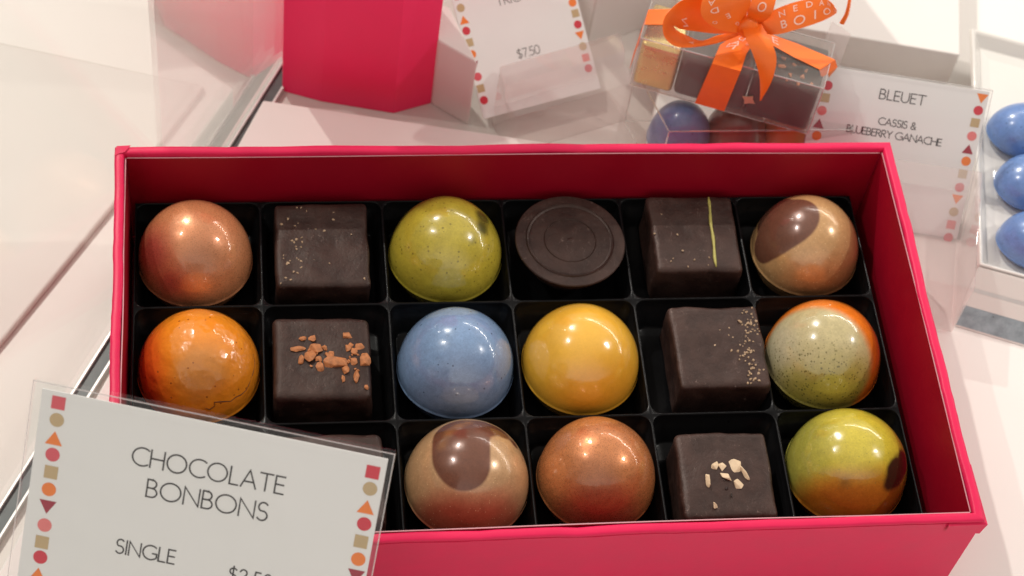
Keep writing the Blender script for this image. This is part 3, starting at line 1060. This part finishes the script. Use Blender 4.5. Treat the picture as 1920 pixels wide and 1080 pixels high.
def stroke_mesh(mb, strokes, to3d, wid, lift0=0., mi=0):
    """flat pen strokes; to3d(x, y, lift) -> point"""
    for si, st in enumerate(strokes):
        pts = [Vector((a, b)) for a, b in st]
        closed = (pts[0] - pts[-1]).length < 1e-4 and len(pts) > 3
        if not closed:
            d0 = (pts[0] - pts[1]).normalized() * wid * .5
            d1 = (pts[-1] - pts[-2]).normalized() * wid * .5
            pts[0] = pts[0] + d0
            pts[-1] = pts[-1] + d1
        L_, R_ = [], []
        n = len(pts)
        for i, p in enumerate(pts):
            if closed:
                a = (p - pts[i - 1 if i else n - 2])
                b = (pts[(i + 1) if i < n - 1 else 1] - p)
            else:
                a = (p - pts[i - 1]) if i else (pts[1] - p)
                b = (pts[i + 1] - p) if i < n - 1 else (p - pts[i - 1])
            a, b = a.normalized(), b.normalized()
            na, nb = Vector((-a.y, a.x)), Vector((-b.y, b.x))
            m = (na + nb)
            if m.length < 1e-3: m = na
            m.normalize()
            k_ = wid / 2 / max(.45, m.dot(na))
            L_.append(p + m * k_)
            R_.append(p - m * k_)
        lift = lift0 + .006 * (si % 5)
        vs = [to3d(p.x, p.y, lift) for p in L_] + [to3d(p.x, p.y, lift) for p in R_]
        mb.add(vs, [(i, i + 1, n + i + 1, n + i) for i in range(n - 1)], mi)


class Card:
    """a printed card in a clear sleeve leaning back"""

    def __init__(self, TL, yaw, lean, w, h):
        self.yaw, self.lean = math.radians(yaw), math.radians(lean)
        self.e = Vector((math.cos(self.yaw), math.sin(self.yaw), 0))
        back = Vector((-math.sin(self.yaw), math.cos(self.yaw), 0))
        self.up = back * math.sin(self.lean) + Vector((0, 0, 1)) * math.cos(self.lean)
        self.n = self.e.cross(self.up)                      # towards the viewer
        self.TL = Vector(TL)
        self.w, self.h = w, h

    def p(self, s, t, lift=0.):
        return self.TL + self.e * s - self.up * t + self.n * lift

    def st(self, u, v):
        q = on_plane(u, v, self.TL, self.n) - self.TL
        return q.dot(self.e), -q.dot(self.up)

    def paper(self, parent):
        mb = MB()
        mb.slab(self.p(0, 0, -.2), self.e * self.w, -self.up * self.h, self.n * .35)
        return mb.build('paper_card', M_PAPER, parent)

    def sleeve(self, parent, ml, mr, mt, hh):
        """two clear sheets with pale edges round the card"""
        mb = MB()
        for l0, l1 in ((-1.3, -.5), (.6, 1.2)):
            o = self.p(-ml, -mt, l0)
            mb.slab(o, self.e * (self.w + ml + mr), -self.up * (hh + mt), self.n * (l1 - l0), 0)
        mb.build('clear_sleeve', [M_SLEEVE], parent)
        mb = MB()
        for l in (1.25,):
            for a, b, c in ((self.p(-ml, -mt, l), self.e * (self.w + ml + mr), -self.up * .22), (self.p(-ml, -mt, l), self.e * .22, -self.up * (hh + mt)),
                            (self.p(self.w + mr - .22, -mt, l), self.e * .22, -self.up * (hh + mt))):
                mb.slab(a, b, c, self.n * .06)
        mb.build('sleeve_edge', M_EDGE, parent)

    def text(self, parent, name, txt, left, right, cap_px, wid, gap=.17):
        st, W = text_strokes(txt, gap)
        s0, t0 = self.st(*left)
        s1, t1 = self.st(*right)
        sc_x = (s1 - s0) / W
        sa, ta = self.st(left[0] + cap_px * .13, left[1] - cap_px)
        cap = t0 - ta
        mb = MB()
        # letters keep to the card's own straight lines
        tb = (t0 + t1) / 2
        stroke_mesh(mb, [[(a * sc_x, b * cap) for a, b in q] for q in st], lambda x, y, l: self.p(s0 + x, tb - y, .2 + l), wid)
        return mb.build(name, M_INK, parent, recalc=False)

    def marks(self, parent, seq, size):
        mb = MB()
        for kind, colr, u, v in seq:
            s_, t_ = self.st(u, v)
            if kind == 'c':
                pl = [(s_ + size / 2 * math.cos(a * math.pi / 14), t_ + size / 2 * math.sin(a * math.pi / 14)) for a in range(28)]
            elif kind == 's':
                hsz = size * .47
                pl = [(s_ - hsz, t_ - hsz), (s_ + hsz, t_ - hsz), (s_ + hsz, t_ + hsz), (s_ - hsz, t_ + hsz)]
            elif kind == 'u':
                pl = [(s_, t_ - size * .55), (s_ + size * .6, t_ + size * .45), (s_ - size * .6, t_ + size * .45)]
            else:
                pl = [(s_, t_ + size * .55), (s_ + size * .6, t_ - size * .45), (s_ - size * .6, t_ - size * .45)]
            mb.add([self.p(a, b, .2) for a, b in pl], [tuple(range(len(pl)))], PKEYS.index(colr))
        return mb.build('border_marks', [M_P[k_] for k_ in PKEYS], parent, recalc=False)


# ------------------------------------------------------------------ large price card, front left
TLp = Vector(CAM_LOC + ray(80, 728) * 436)
cd = Card(TLp, -15.1, 39.2, 77.6, 92)
pc = empty('price_card', (cd.p(38, 96).x, cd.p(38, 96).y, ZS))
tag(pc, 'large white price card reading CHOCOLATE BONBONS in a clear sleeve', 'price card')
cd.paper(pc)
cd.sleeve(pc, 2.0, 1.4, 2.0, 95)
cd.text(pc, 'title_lettering', 'CHOCOLATE', (247, 867), (530, 928), 32, .36)
cd.text(pc, 'title_lettering', 'BONBONS', (274, 928), (499, 978), 32, .36)
cd.text(pc, 'price_lettering', 'SINGLE', (217, 1034), (326, 1058), 25, .34)
cd.text(pc, 'price_lettering', '$2.50', (428, 1087), (507, 1104), 25, .34, .2)
Ls = [('s', 'coral', 110, 755), ('c', 'tan', 107, 787), ('u', 'orange', 102, 822), ('c', 'coral', 99, 852), ('s', 'tan', 96, 885), ('c', 'orange', 92, 917), ('d', 'wine', 89, 949), ('c', 'rose', 84, 984), ('s', 'tan', 79, 1016), ('c', 'red', 76, 1044), ('u', 'orange', 71, 1077), ('c', 'coral', 68, 1108), ('s', 'tan', 64, 1140), ('c', 'orange', 61, 1172)]
Rs = [('s', 'red', 699, 885), ('c', 'tan', 694, 916), ('u', 'orange', 687, 951), ('c', 'red', 683, 982), ('s', 'tan', 677, 1015), ('c', 'orange', 672, 1048), ('d', 'wine', 667, 1079), ('c', 'rose', 663, 1112), ('s', 'tan', 658, 1145), ('c', 'red', 653, 1178)]
cd.marks(pc, Ls, 3.25)
cd.marks(pc, Rs, 3.25)
# clear foot it leans in
mb = MB()
bl = cd.p(4, 88)
f0 = Vector((bl.x, bl.y, ZS))
fw = Vector((math.sin(cd.yaw), -math.cos(cd.yaw), 0))
mb.slab(f0 - fw * 14, cd.e * 70, fw * 34, (0, 0, max(6., bl.z - ZS + 3)))
mb.build('clear_foot', M_ACRYL, pc, bevel=.6)

# ------------------------------------------------------------------ small card on the right
TLp = Vector(CAM_LOC + ray(1538, 122) * 566)
cd = Card(TLp, -11.73, 39.5, 49.2, 44)
bc = empty('flavour_card', (cd.p(24, 44).x, cd.p(24, 44).y, ZS))
tag(bc, 'white card reading BLEUET in a clear block, beside the dish of blue bonbons', 'flavour card')
cd.paper(bc)
cd.sleeve(bc, .5, .6, .7, 44)
cd.text(bc, 'title_lettering', 'BLEUET', (1648, 185), (1733, 197), 18, .28)
cd.text(bc, 'flavour_lettering', 'CASSIS &', (1646, 232.5), (1716, 243), 12.6, .25, .15)
cd.text(bc, 'flavour_lettering', 'BLUEBERRY GANACHE', (1587, 245), (1763, 275), 12.8, .25, .12)
cd.marks(bc, [('d', 'orange', 1556, 135), ('c', 'red', 1552, 160), ('s', 'tan', 1547, 183), ('c', 'rose', 1541, 207), ('u', 'wine', 1535, 232), ('c', 'orange', 1531, 254), ('s', 'tan', 1525, 278), ('c', 'red', 1519, 303)], 2.75)
cd.marks(bc, [('d', 'orange', 1841, 184), ('c', 'red', 1834, 207), ('s', 'tan', 1828, 230), ('c', 'rose', 1822, 255), ('u', 'wine', 1815, 280), ('c', 'orange', 1811, 302), ('s', 'tan', 1805, 326), ('c', 'red', 1799, 351), ('d', 'orange', 1794, 373), ('c', 'tan', 1788, 397), ('s', 'rose', 1783, 421), ('c', 'coral', 1778, 445)], 2.75)
# clear block: front top edge and near right corner read off the photo
zt = ZS + 22
mb = MB()
mb.prism([(109.6, 21.5), (127.5, 16.6), (139, 57), (109.6, 63)], ZS, zt)
mb.build('clear_block', M_ACRYL, bc, bevel=.5)

# ------------------------------------------------------------------ small card at the back
zb = -22
BL = at(907, 223, zb)
yaw, lean = 17.7, 55
tmp = Card(BL, yaw, lean, 38.6, 70)
cd = Card(BL + tmp.up * 70, yaw, lean, 38.6, 70)
tc_ = empty('trio_card', (BL.x + 16, BL.y + 6, ZC))
tag(tc_, 'white card priced $7.50 standing in a clear block by the magenta box', 'price card')
cd.paper(tc_)
cd.text(tc_, 'title_lettering', 'TRIO BOX', (933, 13), (1030, -14), 17, .2)
cd.text(tc_, 'price_lettering', '$7.50', (972, 110), (1013, 99), 17, .2, .12)
cd.marks(tc_, [('s', 'red', 858, -8), ('c', 'tan', 863.5, 15), ('u', 'orange', 869.5, 38), ('c', 'red', 874, 58), ('s', 'tan', 880, 80), ('c', 'orange', 885, 102), ('d', 'wine', 889, 123), ('c', 'coral', 895.5, 144), ('s', 'tan', 901, 166), ('c', 'red', 907, 188)], 2.5)
cd.marks(tc_, [('c', 'orange', 1073, 5), ('s', 'tan', 1078.5, 25), ('c', 'red', 1083, 46), ('d', 'orange', 1087.5, 66), ('c', 'tan', 1092.5, 87), ('s', 'rose', 1098, 108), ('c', 'coral', 1103, 128)], 2.5)
# clear block in front of it
zt = -10
F0, F1 = at(978, 217, zt), at(1163, 163, zt)
be = (F1 - F0).normalized()
bk = Vector((-be.y, be.x, 0))
mb = MB()
o_ = F0 - be * 2
L_ = (F1 - F0).length + 7
# sloped-top clear wedge: low front lip, taller back
pr_ = [(0, ZC), (0, zt), (7.0, zt + .4), (8.5, zt + 5.0), (13, zt + 8.5), (13, ZC)]
vs = [Vector((o_.x, o_.y, 0)) + bk * a + Vector((0, 0, z)) for a, z in pr_] + [Vector((o_.x, o_.y, 0)) + be * L_ + bk * a + Vector((0, 0, z)) for a, z in pr_]
nn = len(pr_)
mb.add(vs, [tuple(range(nn)), tuple(range(nn, 2 * nn))[::-1]] + [(i, (i + 1) % nn, nn + (i + 1) % nn, nn + i) for i in range(nn)])
mb.build('clear_block', M_ACRYL, tc_, bevel=.3)

# =================================================================== BACKGROUND BLOCKS AND BOXES
# magenta faceted box
zz = ZC
fp = [at(529, 171, zz), at(603, 191, zz), at(738, 213, zz), at(808, 194, zz)]
fp = [Vector((p.x, p.y)) for p in fp]
poly = [fp[0], fp[1], fp[2], fp[3], fp[3] + Vector((-6, 26)), fp[0] + Vector((2, 28))]
topc = [Vector((p.x, p.y)) for p in poly]
topc[3] = topc[3] + Vector((1.0, 1.5))
mb = MB()
mb.prism(poly, ZC, ZC + 130, 0, topc)
tag(mb.build('tall_gift_box', M_BAG, None, (fp[2].x, fp[2].y, ZC), bevel=.35), 'tall magenta faceted gift box standing upright at the back', 'gift box')

# white riser block beside it
a, b = at(807, 198, ZC), at(903, 246, ZC)
a2, b2 = Vector((a.x, a.y)), Vector((b.x, b.y))
dirr = Vector((math.cos(math.radians(22)), math.sin(math.radians(22))))
poly = [a2 + Vector((.6, .3)), Vector((-2.6, 100.3)), Vector((-9.0, 122)), Vector((-23, 126))]
ztop = ZC
for zz in range(-28, 60):
    if at(813, 83, zz).y < a.y: ztop = zz; break
mb = MB()
mb.prism(poly, ZC, ztop)
tag(mb.build('riser_block', M_WHITE2, None, (a.x, a.y, ZC), bevel=.6), 'small white riser block between the magenta box and the $7.50 card', 'riser block')

# tall pale block behind the small price card
w0, w1 = at(1107, 86, ZC), at(1215, 51, ZC)
wd = Vector(((w1 - w0).x, (w1 - w0).y)).normalized()
wn = Vector((-wd.y, wd.x))
o2 = Vector((w0.x, w0.y)) - wd * 1.5
poly = [o2, o2 + wd * 62, o2 + wd * 62 + wn * 40, o2 + wn * 40]
mb = MB()
mb.prism(poly, ZC, ZC + 90)
tag(mb.build('display_block', M_WHITE, None, (o2.x, o2.y, ZC), bevel=.6), 'tall pale display block behind the $7.50 card', 'display block')

# white plinth at the back right
zt = ZS + 14
c0, rr_ = at(1800, 103, zt), at(1640, 76, zt)
ee = Vector(((rr_ - c0).x, (rr_ - c0).y)).normalized()
nn2 = Vector((ee.y, -ee.x))
if nn2.y < 0: nn2 = -nn2
p0 = Vector((c0.x, c0.y))
poly = [p0, p0 + ee * 58, p0 + ee * 58 + nn2 * 90, p0 + nn2 * 90]
mb = MB()
mb.prism(poly, ZS, zt)
tag(mb.build('white_plinth', M_WHITE2, None, (p0.x, p0.y, ZS), bevel=.5), 'low white plinth behind the BLEUET card, next to the dish', 'plinth')

# =================================================================== DISH WITH BLUE BONBONS
dish = empty('porcelain_dish', (175, 85, ZS))
tag(dish, 'white glazed dish holding pale blue bonbons at the right edge', 'dish')
zl = ZS + 13
fl = at(1834, 497, zl)                                  # near left corner of the raised lip
fr = at(1919, 520, zl)
bl_ = at(1823, 42, zl + 2)
ex = Vector(((fr - fl).x, (fr - fl).y, 0)).normalized()
ey = Vector(((bl_ - fl).x, (bl_ - fl).y, 0))
DL = ey.length
ey.normalize()
DW = 120
o_ = Vector((fl.x, fl.y, 0))
toe_l = at(1790, 612, ZS)
toe_r = at(1919, 650, ZS)


def dp(a, b, z):
    q_ = o_ + ex * a + ey * b
    return (q_.x, q_.y, z)


mb = MB()
zi = ZS + 8.5
# inner floor, raised rim all round
rings = []
for off, z in ((10, ZS + .2), (0, zl - 1.2), (.5, zl), (1.1, zl), (1.7, zl - .5), (4, zi + .6), (7, zi)):
    rings.append([dp(off, off, z), dp(DW - off, off, z), dp(DW - off, DL - off, z), dp(off, DL - off, z)])
mb.loops(rings, 0, False, True, True)
mb.build('dish_body', M_PORC, dish, bevel=.5)
# sloping front apron; the blue grey band along its foot is a painted reflection
mb = MB()
tl = Vector((toe_l.x, toe_l.y, ZS + .2))
tr_ = tl + (Vector((toe_r.x, toe_r.y, ZS + .2)) - tl).normalized() * DW
il, ir = Vector(dp(.2, -.3, zl - .3)), Vector(dp(DW, -.3, zl - .3))


def lerp4(t):
    return il.lerp(tl, t), ir.lerp(tr_, t)


nrm = (tr_ - tl).cross(il - tl).normalized()
if nrm.z < 0: nrm = -nrm
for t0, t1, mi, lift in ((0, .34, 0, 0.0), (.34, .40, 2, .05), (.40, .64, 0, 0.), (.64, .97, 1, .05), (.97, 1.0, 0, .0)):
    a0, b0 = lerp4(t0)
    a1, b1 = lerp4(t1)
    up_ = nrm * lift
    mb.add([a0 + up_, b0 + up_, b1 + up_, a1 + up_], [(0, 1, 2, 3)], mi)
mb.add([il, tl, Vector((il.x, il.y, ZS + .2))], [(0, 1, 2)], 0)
mb.build('dish_front', [M_PORC, M_LIPREFL, M_STEEL], dish, recalc=False)

GD = 'pale blue bonbons in the white dish'
for i, (L, T, B, R_) in enumerate(((1852, 186, 288, 1968), (1866, 281, 386, 1984), (1873, 388, 500, 1996))):
    r = 9.0 + .2 * i
    c = at(L + r * 1.28 * 6.35, (T + B) / 2 + 6, zi + 5)
    s = Shell('blue_egg_shell', (.085, .19, .45, 1), .3, 0, .6, .15, .03, seed=120 + i * 7, r=r)
    s.lay(s.noise(2.2), (.15, .28, .57, 1))
    s.lay(s.noise(1.3), (.20, .27, .53, 1), .4)
    s.lay(s.specks(9, .30, .72), (.05, .09, .2, 1), .7)
    lab = ('topmost of the blue bonbons on the white dish, farthest from the pink box', 'middle blue bonbon on the white dish, between two others', 'nearest of the blue bonbons on the white dish, by its front edge')[i]
    egg = dome(c.x, c.y, s.done(), lab, r, r * (1.05, .98, 1.1)[i], zi + 3.2, zi + .02, GD, 20 + i)
    egg.scale = (1.28, (1.0, 1.03, .98)[i], 1)
    egg.rotation_euler.z = (-.12, .05, -.2)[i]

# =================================================================== CLEAR GIFT BOXES WITH THE ORANGE RIBBON
def clear_box(thing, o, ex_, ey_, H, mat):
    o = Vector(o)
    mb = MB()
    mb.slab(o, ex_, ey_, (0, 0, H), 0)
    mb.build('clear_shell', mat, thing)
    mb = MB()
    w = .32
    exn, eyn = ex_.normalized(), ey_.normalized()
    z = Vector((0, 0, 1))
    for zz in (0, H):
        for yy in (Vector((0, 0, 0)), ey_):
            mb.slab(o + yy + z * (zz - w / 2) - eyn * w / 2, ex_, eyn * w, z * w)
        for xx in (Vector((0, 0, 0)), ex_):
            mb.slab(o + xx + z * (zz - w / 2 + .01) - exn * w / 2 + eyn * w, ey_ - eyn * 2 * w, exn * w, z * (w - .02))
    for xx in (Vector((0, 0, 0)), ex_):
        for yy in (Vector((0, 0, 0)), ey_):
            mb.slab(o + xx + yy - exn * w / 2 * .98 - eyn * w / 2 * .98 + z * w, exn * w * .96, eyn * w * .96, z * (H - 2 * w))
    mb.build('folded_edge', M_BOXFOLD, thing)


zU, HU = 5.0, 20.0                 # upper box: foot height, height
zL = ZS
# lower box
a, b = at(1255, 245, zU), at(1470, 243, zU)
ex_ = Vector(((b - a).x, (b - a).y, 0)).normalized() * 54
c = at(1215, 172, zU)
ey_ = Vector(((c - a).x, (c - a).y, 0)) * 1.55
lowb = empty('clear_gift_box', (a.x, a.y, zL))
tag(lowb, 'lower clear plastic gift box, under the one tied with orange ribbon', 'gift box', 'clear gift boxes of three bonbons')
oL = Vector((a.x, a.y, zL))
clear_box(lowb, oL, ex_, ey_, zU - zL - .4, M_BOXCLR2)
exn, eyn = ex_.normalized(), ey_.normalized()
GI = 'bonbons inside the clear gift boxes'
s = Shell('slate_blue_shell', (.12, .20, .42, 1), .3, 0, .6, .1, .03, seed=160, r=8)
s.lay(s.noise(2), (.18, .24, .45, 1))
s.lay(s.specks(9, .3, .75), (.05, .06, .12, 1), .6)
rb = min(9.2, ey_.length * .48)
for off, mat, lab in ((10.5, s.done(), 'slate blue bonbon inside the lower clear gift box, at its left end'),
                      (27.3, plain('brown_shell', (.20, .055, .03, 1), .3, .1, .2, coat=.6), 'reddish brown bonbon inside the lower clear gift box, next to the slate blue one'),
                      (44.2, plain('amber_shell', (.65, .20, .03, 1), .3, .1, .2, coat=.6), 'amber bonbon inside the lower clear gift box, at its right end')):
    q_ = oL + exn * off + ey_ * .5
    dome(q_.x, q_.y, mat, lab, rb, rb * 1.5, zL + 5.5, zL + .5, GI, int(off))

# upper box, set askew on top
a, b = at(1180, 158, zU), at(1514, 251, zU)
ex_ = Vector(((b - a).x, (b - a).y, 0))
exn = ex_.normalized()
eyn = Vector((-exn.y, exn.x, 0))
c = at(1560, 80, zU + HU)
W_ = max(14., (Vector((c.x, c.y, 0)) - Vector((b.x, b.y, 0))).dot(eyn))
ey_ = eyn * W_
upb = empty('clear_gift_box', (a.x, a.y, zU))
tag(upb, 'upper clear plastic gift box tied with an orange printed ribbon bow', 'gift box', 'clear gift boxes of three bonbons')
oU = Vector((a.x, a.y, zU))
clear_box(upb, oU, ex_, ey_, HU, M_BOXCLR)
LU = ex_.length


def inside(s0, s1, y0, y1, z0, z1, mat, name, label, bev):
    mb = MB()
    mb.slab(oU + exn * s0 * LU + eyn * y0 * W_ + Vector((0, 0, z0)), exn * (s1 - s0) * LU, eyn * (y1 - y0) * W_, (0, 0, z1 - z0))
    ctr = oU + exn * (s0 + s1) / 2 * LU + eyn * .5 * W_
    return tag(mb.build(name, mat, None, (ctr.x, ctr.y, zU), bevel=bev), label, 'bonbon', GI)


inside(.012, .228, .03, .97, .3, 17.5, M_GOLD, 'gold_bonbon', 'gold foil bonbon at the left end of the ribboned clear box', 1.2)
inside(.236, .622, .03, .97, .3, 17.8, plain('glare_grey_chocolate', (.085, .075, .068, 1), .42, .15, .2), 'dark_bonbon', 'large dark bonbon in the middle of the ribboned clear box', 1.6)  # grey glare of the clear front is put into this colour
mixb = inside(.630, .985, .03, .97, .3, 17.8, M_DARK, 'square_bonbon', 'dark bonbon with orange bits at the right end of the ribboned clear box', 1.0)
for i, (u, v, w) in enumerate(((1466, 124, 1.5), (1484, 136, .9), (1481, 142, .9), (1507, 145, 1.2), (1497, 157, .9), (1512, 133, 1.0), (1489, 121, .9), (1521, 158, .8), (1475, 150, .6), (1470, 110, 1.0))):
    p = at(u, v, zU + 17.9)
    lump(mixb, 'orange_bit', M_BITS, (p.x, p.y, zU + 17.9), w, w * .7, .6, i, 900 + i)
# star-shaped bit stuck to the front
mb = MB()
fc = on_plane(1404, 186, oU, -eyn) - eyn * .12
st_ = []
for i in range(8):
    a_ = math.radians(45 * i + 22)
    rr_ = 2.2 if i % 2 else 1.25
    st_.append(fc + exn * rr_ * math.cos(a_) + Vector((0, 0, 1)) * rr_ * math.sin(a_))
mb.add(st_ + [p - eyn * .25 for p in st_], [tuple(range(8, 16))] + [(i, (i + 1) % 8, 8 + (i + 1) % 8, 8 + i) for i in range(8)])
mb.build('star_sticker', plain('peach_paper', (.62, .36, .24, 1), .6, .05, .5), upb)


def catmull(pts, n):
    P = [Vector(p) for p in pts]
    P = [P[0] * 2 - P[1]] + P + [P[-1] * 2 - P[-2]]
    out = []
    segs = len(P) - 3
    for i in range(n + 1):
        x = i / n * segs
        k_ = min(int(x), segs - 1)
        t = x - k_
        p0, p1, p2, p3 = P[k_:k_ + 4]
        out.append(.5 * ((2 * p1) + (p2 - p0) * t + (2 * p0 - 5 * p1 + 4 * p2 - p3) * t * t + (3 * p1 - p0 - 3 * p2 + p3) * t ** 3))
    return out


def ribbon(name, A, B, n=40, straight=False, text=None):
    A3 = [at(*p) for p in A]
    B3 = [at(*p) for p in B]
    if straight:
        def rs(P):
            out = []
            for i in range(len(P) - 1):
                for j in range(8): out.append(P[i].lerp(P[i + 1], j / 8))
            return out + [P[-1]]
        a_, b_ = rs(A3), rs(B3)
    else:
        a_, b_ = catmull(A3, n), catmull(B3, n)
    m = len(a_)
    across = 7
    camv = Vector(CAM_LOC)

    def pt(t, b, lift=0.):
        x = t * (m - 1)
        k_ = min(int(x), m - 2)
        f_ = x - k_
        pa, pb = a_[k_].lerp(a_[k_ + 1], f_), b_[k_].lerp(b_[k_ + 1], f_)
        q_ = pa.lerp(pb, b)
        tan = (a_[k_ + 1] - a_[k_]).lerp(b_[k_ + 1] - b_[k_], b)
        nn_ = tan.cross(pb - pa)
        if nn_.length > 1e-6: nn_.normalize()
        if nn_.dot(camv - q_) < 0: nn_ = -nn_
        return q_ + nn_ * (lift + (0 if straight else .35 * math.sin(math.pi * b)))
    # a thin cloth band with a front and a back
    mb = MB()
    front = [[pt(i / (m - 1), j / across, .06) for j in range(across + 1)] for i in range(m)]
    backs = [[pt(i / (m - 1), j / across, -.06) for j in range(across + 1)] for i in range(m)]
    rings = [front[i] + backs[i][::-1] for i in range(m)]
    mb.loops(rings, 0, True, True, True)
    o = mb.build(name, M_RIBBON, upb)
    o.data.set_sharp_from_angle(angle=math.radians(60))
    if text:
        mt = MB()
        for ch, t, b, ht, flip in text:
            st, w = F[ch][1], F[ch][0]
            lenm = sum((a_[i + 1] - a_[i]).length for i in range(m - 1))
            widm = (a_[m // 2] - b_[m // 2]).length
            hs, ws = ht / lenm, ht / widm

            def to3(x, y, l, t=t, b=b, flip=flip):
                x, y = (x - w / 2), (y - .5)
                if flip == 0: return pt(min(1, max(0, t + x * hs)), min(1, max(0, b - y * ws)), .12 + l)
                return pt(min(1, max(0, t - y * hs)), min(1, max(0, b - x * ws)), .12 + l)
            stroke_mesh(mt, st, to3, .15)
        mt.build('ribbon_lettering', M_RIBTEXT, o, recalc=False)
    return o


zt = zU + HU
ribbon('ribbon_band', [(1387, 60, zt + 1), (1350, 84, zt + .4), (1335, 119, zt + .3), (1303, 193, zU + .5)], [(1425, 66, zt + 1), (1400, 100, zt + .4), (1389, 133, zt + .3), (1358, 208.5, zU + .5)], straight=True,
       text=[('N', .30, .35, 2.6, 1), ('A', .22, .40, 2.4, 1), ('D', .12, .42, 2.3, 1), ('E', .18, .80, 1.6, 1)])
ribbon('ribbon_band', [(1428, 58, zt + 1.5), (1495, 82, zt + .5), (1566, 112, zt + .3), (1570, 126, zt - 3)], [(1436, 78, zt + 1.5), (1490, 108, zt + .5), (1536, 130, zt + .3), (1540, 146, zt - 3)], straight=True,
       text=[('E', .12, .45, 2.6, 0)])
ribbon('ribbon_band', [(1262, 17, zt + .3), (1216, 18, zt + .3), (1188, 100, zU + 3)], [(1262, 46, zt + .3), (1209, 46, zt + .3), (1181, 128, zU + 2)], straight=True)
ribbon('bow_loop', [(1398, 36, zt + 9), (1345, -6, zt + 15), (1290, -4, zt + 17), (1255, 20, zt + 17), (1243, 45, zt + 14), (1248, 72, zt + 9), (1272, 88, zt + 5), (1315, 87, zt + 3), (1362, 76, zt + 3), (1394, 63, zt + 4)],
       [(1396, 62, zt + 5), (1344, 63, zt + 5), (1300, 58, zt + 6), (1275, 54, zt + 8), (1264, 48, zt + 10), (1268, 56, zt + 8), (1285, 65, zt + 6), (1315, 76, zt + 4), (1350, 65, zt + 4.5), (1392, 60, zt + 5)], 70,
       text=[('N', .27, .70, 2.0, 1), ('A', .72, .5, 1.6, 1)])
ribbon('bow_loop', [(1386, 62, zt + 6), (1345, 54, zt + 12), (1317, 32, zt + 18), (1316, 4, zt + 22), (1335, -30, zt + 24)], [(1390, 44, zt + 6), (1402, 22, zt + 12), (1408, -2, zt + 18), (1404, -18, zt + 21), (1395, -40, zt + 24)], 40,
       text=[('G', .16, .55, 2.0, 1), ('E', .38, .45, 2.2, 1), ('D', .55, .25, 2.6, 1), ('A', .70, .2, 2.4, 1), ('N', .72, .75, 2.4, 1), ('O', .36, .12, 1.2, 1)])
ribbon('bow_loop', [(1398, 45, zt + 6), (1403, 20, zt + 13), (1413, -12, zt + 17), (1420, -30, zt + 18)], [(1424, 45, zt + 6), (1446, 28, zt + 13), (1456, -8, zt + 17), (1455, -30, zt + 18)], 30,
       text=[('O', .45, .5, 2.0, 1), ('Y', .70, .7, 2.0, 1)])
ribbon('bow_loop', [(1412, 46, zt + 6), (1440, 24, zt + 10), (1490, 4, zt + 13), (1540, -4, zt + 14), (1562, 8, zt + 13), (1566, 20, zt + 10)], [(1420, 58, zt + 5), (1452, 65, zt + 6), (1495, 55, zt + 8), (1540, 40, zt + 9), (1566, 26, zt + 9), (1567, 21, zt + 9)], 40,
       text=[('B', .30, .66, 1.9, 0), ('O', .42, .68, 2.1, 0), ('I', .54, .64, 2.2, 0), ('O', .66, .6, 2.1, 0), ('Y', .80, .55, 2.0, 0), ('N', .30, .25, 1.4, 0), ('E', .40, .22, 1.4, 0), ('D', .50, .2, 1.4, 0), ('A', .60, .2, 1.4, 0), ('N', .70, .2, 1.4, 0)])
ribbon('ribbon_tail', [(1388, 46, zt + 8), (1400, 76, zt + 8), (1413, 106, zt + 5), (1424, 145, zt - 1), (1425, 187, zt - 9)], [(1428, 46, zt + 8), (1447, 80, zt + 8), (1456, 112, zt + 5), (1447, 152, zt - 1), (1427, 188.5, zt - 9)], 40)
ribbon('ribbon_tail', [(1594, -40, zt + 12), (1590, 0, zt + 8), (1584, 25, zt + 4), (1574, 42, zt)], [(1602, -40, zt + 12), (1596, 0, zt + 8), (1592, 25, zt + 4), (1583, 46, zt)], 24)
mb = MB()
kc = at(1399, 49, zt + 7)
rings = []
for i in range(9):
    th = math.pi * (i + .5) / 9
    ring = []
    for j in range(20):
        ph = 2 * math.pi * j / 20
        w = 1 + .13 * math.sin(ph * 3 + i)
        ring.append((kc.x + 3.3 * w * math.sin(th) * math.cos(ph), kc.y + 2.6 * w * math.sin(th) * math.sin(ph), kc.z + 3.6 * math.cos(th)))
    rings.append(ring)
mb.loops(rings, 0, True, True, True)
mb.build('bow_knot', M_RIBBON, upb)

# clear acrylic block behind the ribboned box
zt = ZS + 19
c0, c1, c2 = at(1560, 38, zt), at(1597, 63, zt), at(1560, 160, zt)
poly = [Vector((c0.x, c0.y)), Vector((c1.x, c1.y)), Vector((c1.x, c1.y)) + Vector((c2.x - c1.x, c2.y - c1.y)) * .55, Vector((c0.x, c0.y)) + Vector((c2.x - c1.x, c2.y - c1.y)) * .4]
mb = MB()
mb.prism(poly, ZS, zt)
tag(mb.build('acrylic_block', M_ACRYL, None, (c1.x, c1.y, ZS), bevel=.4), 'clear acrylic block behind the ribboned clear box', 'acrylic block')

for o in bpy.data.objects:
    if '_o' in o: del o['_o']
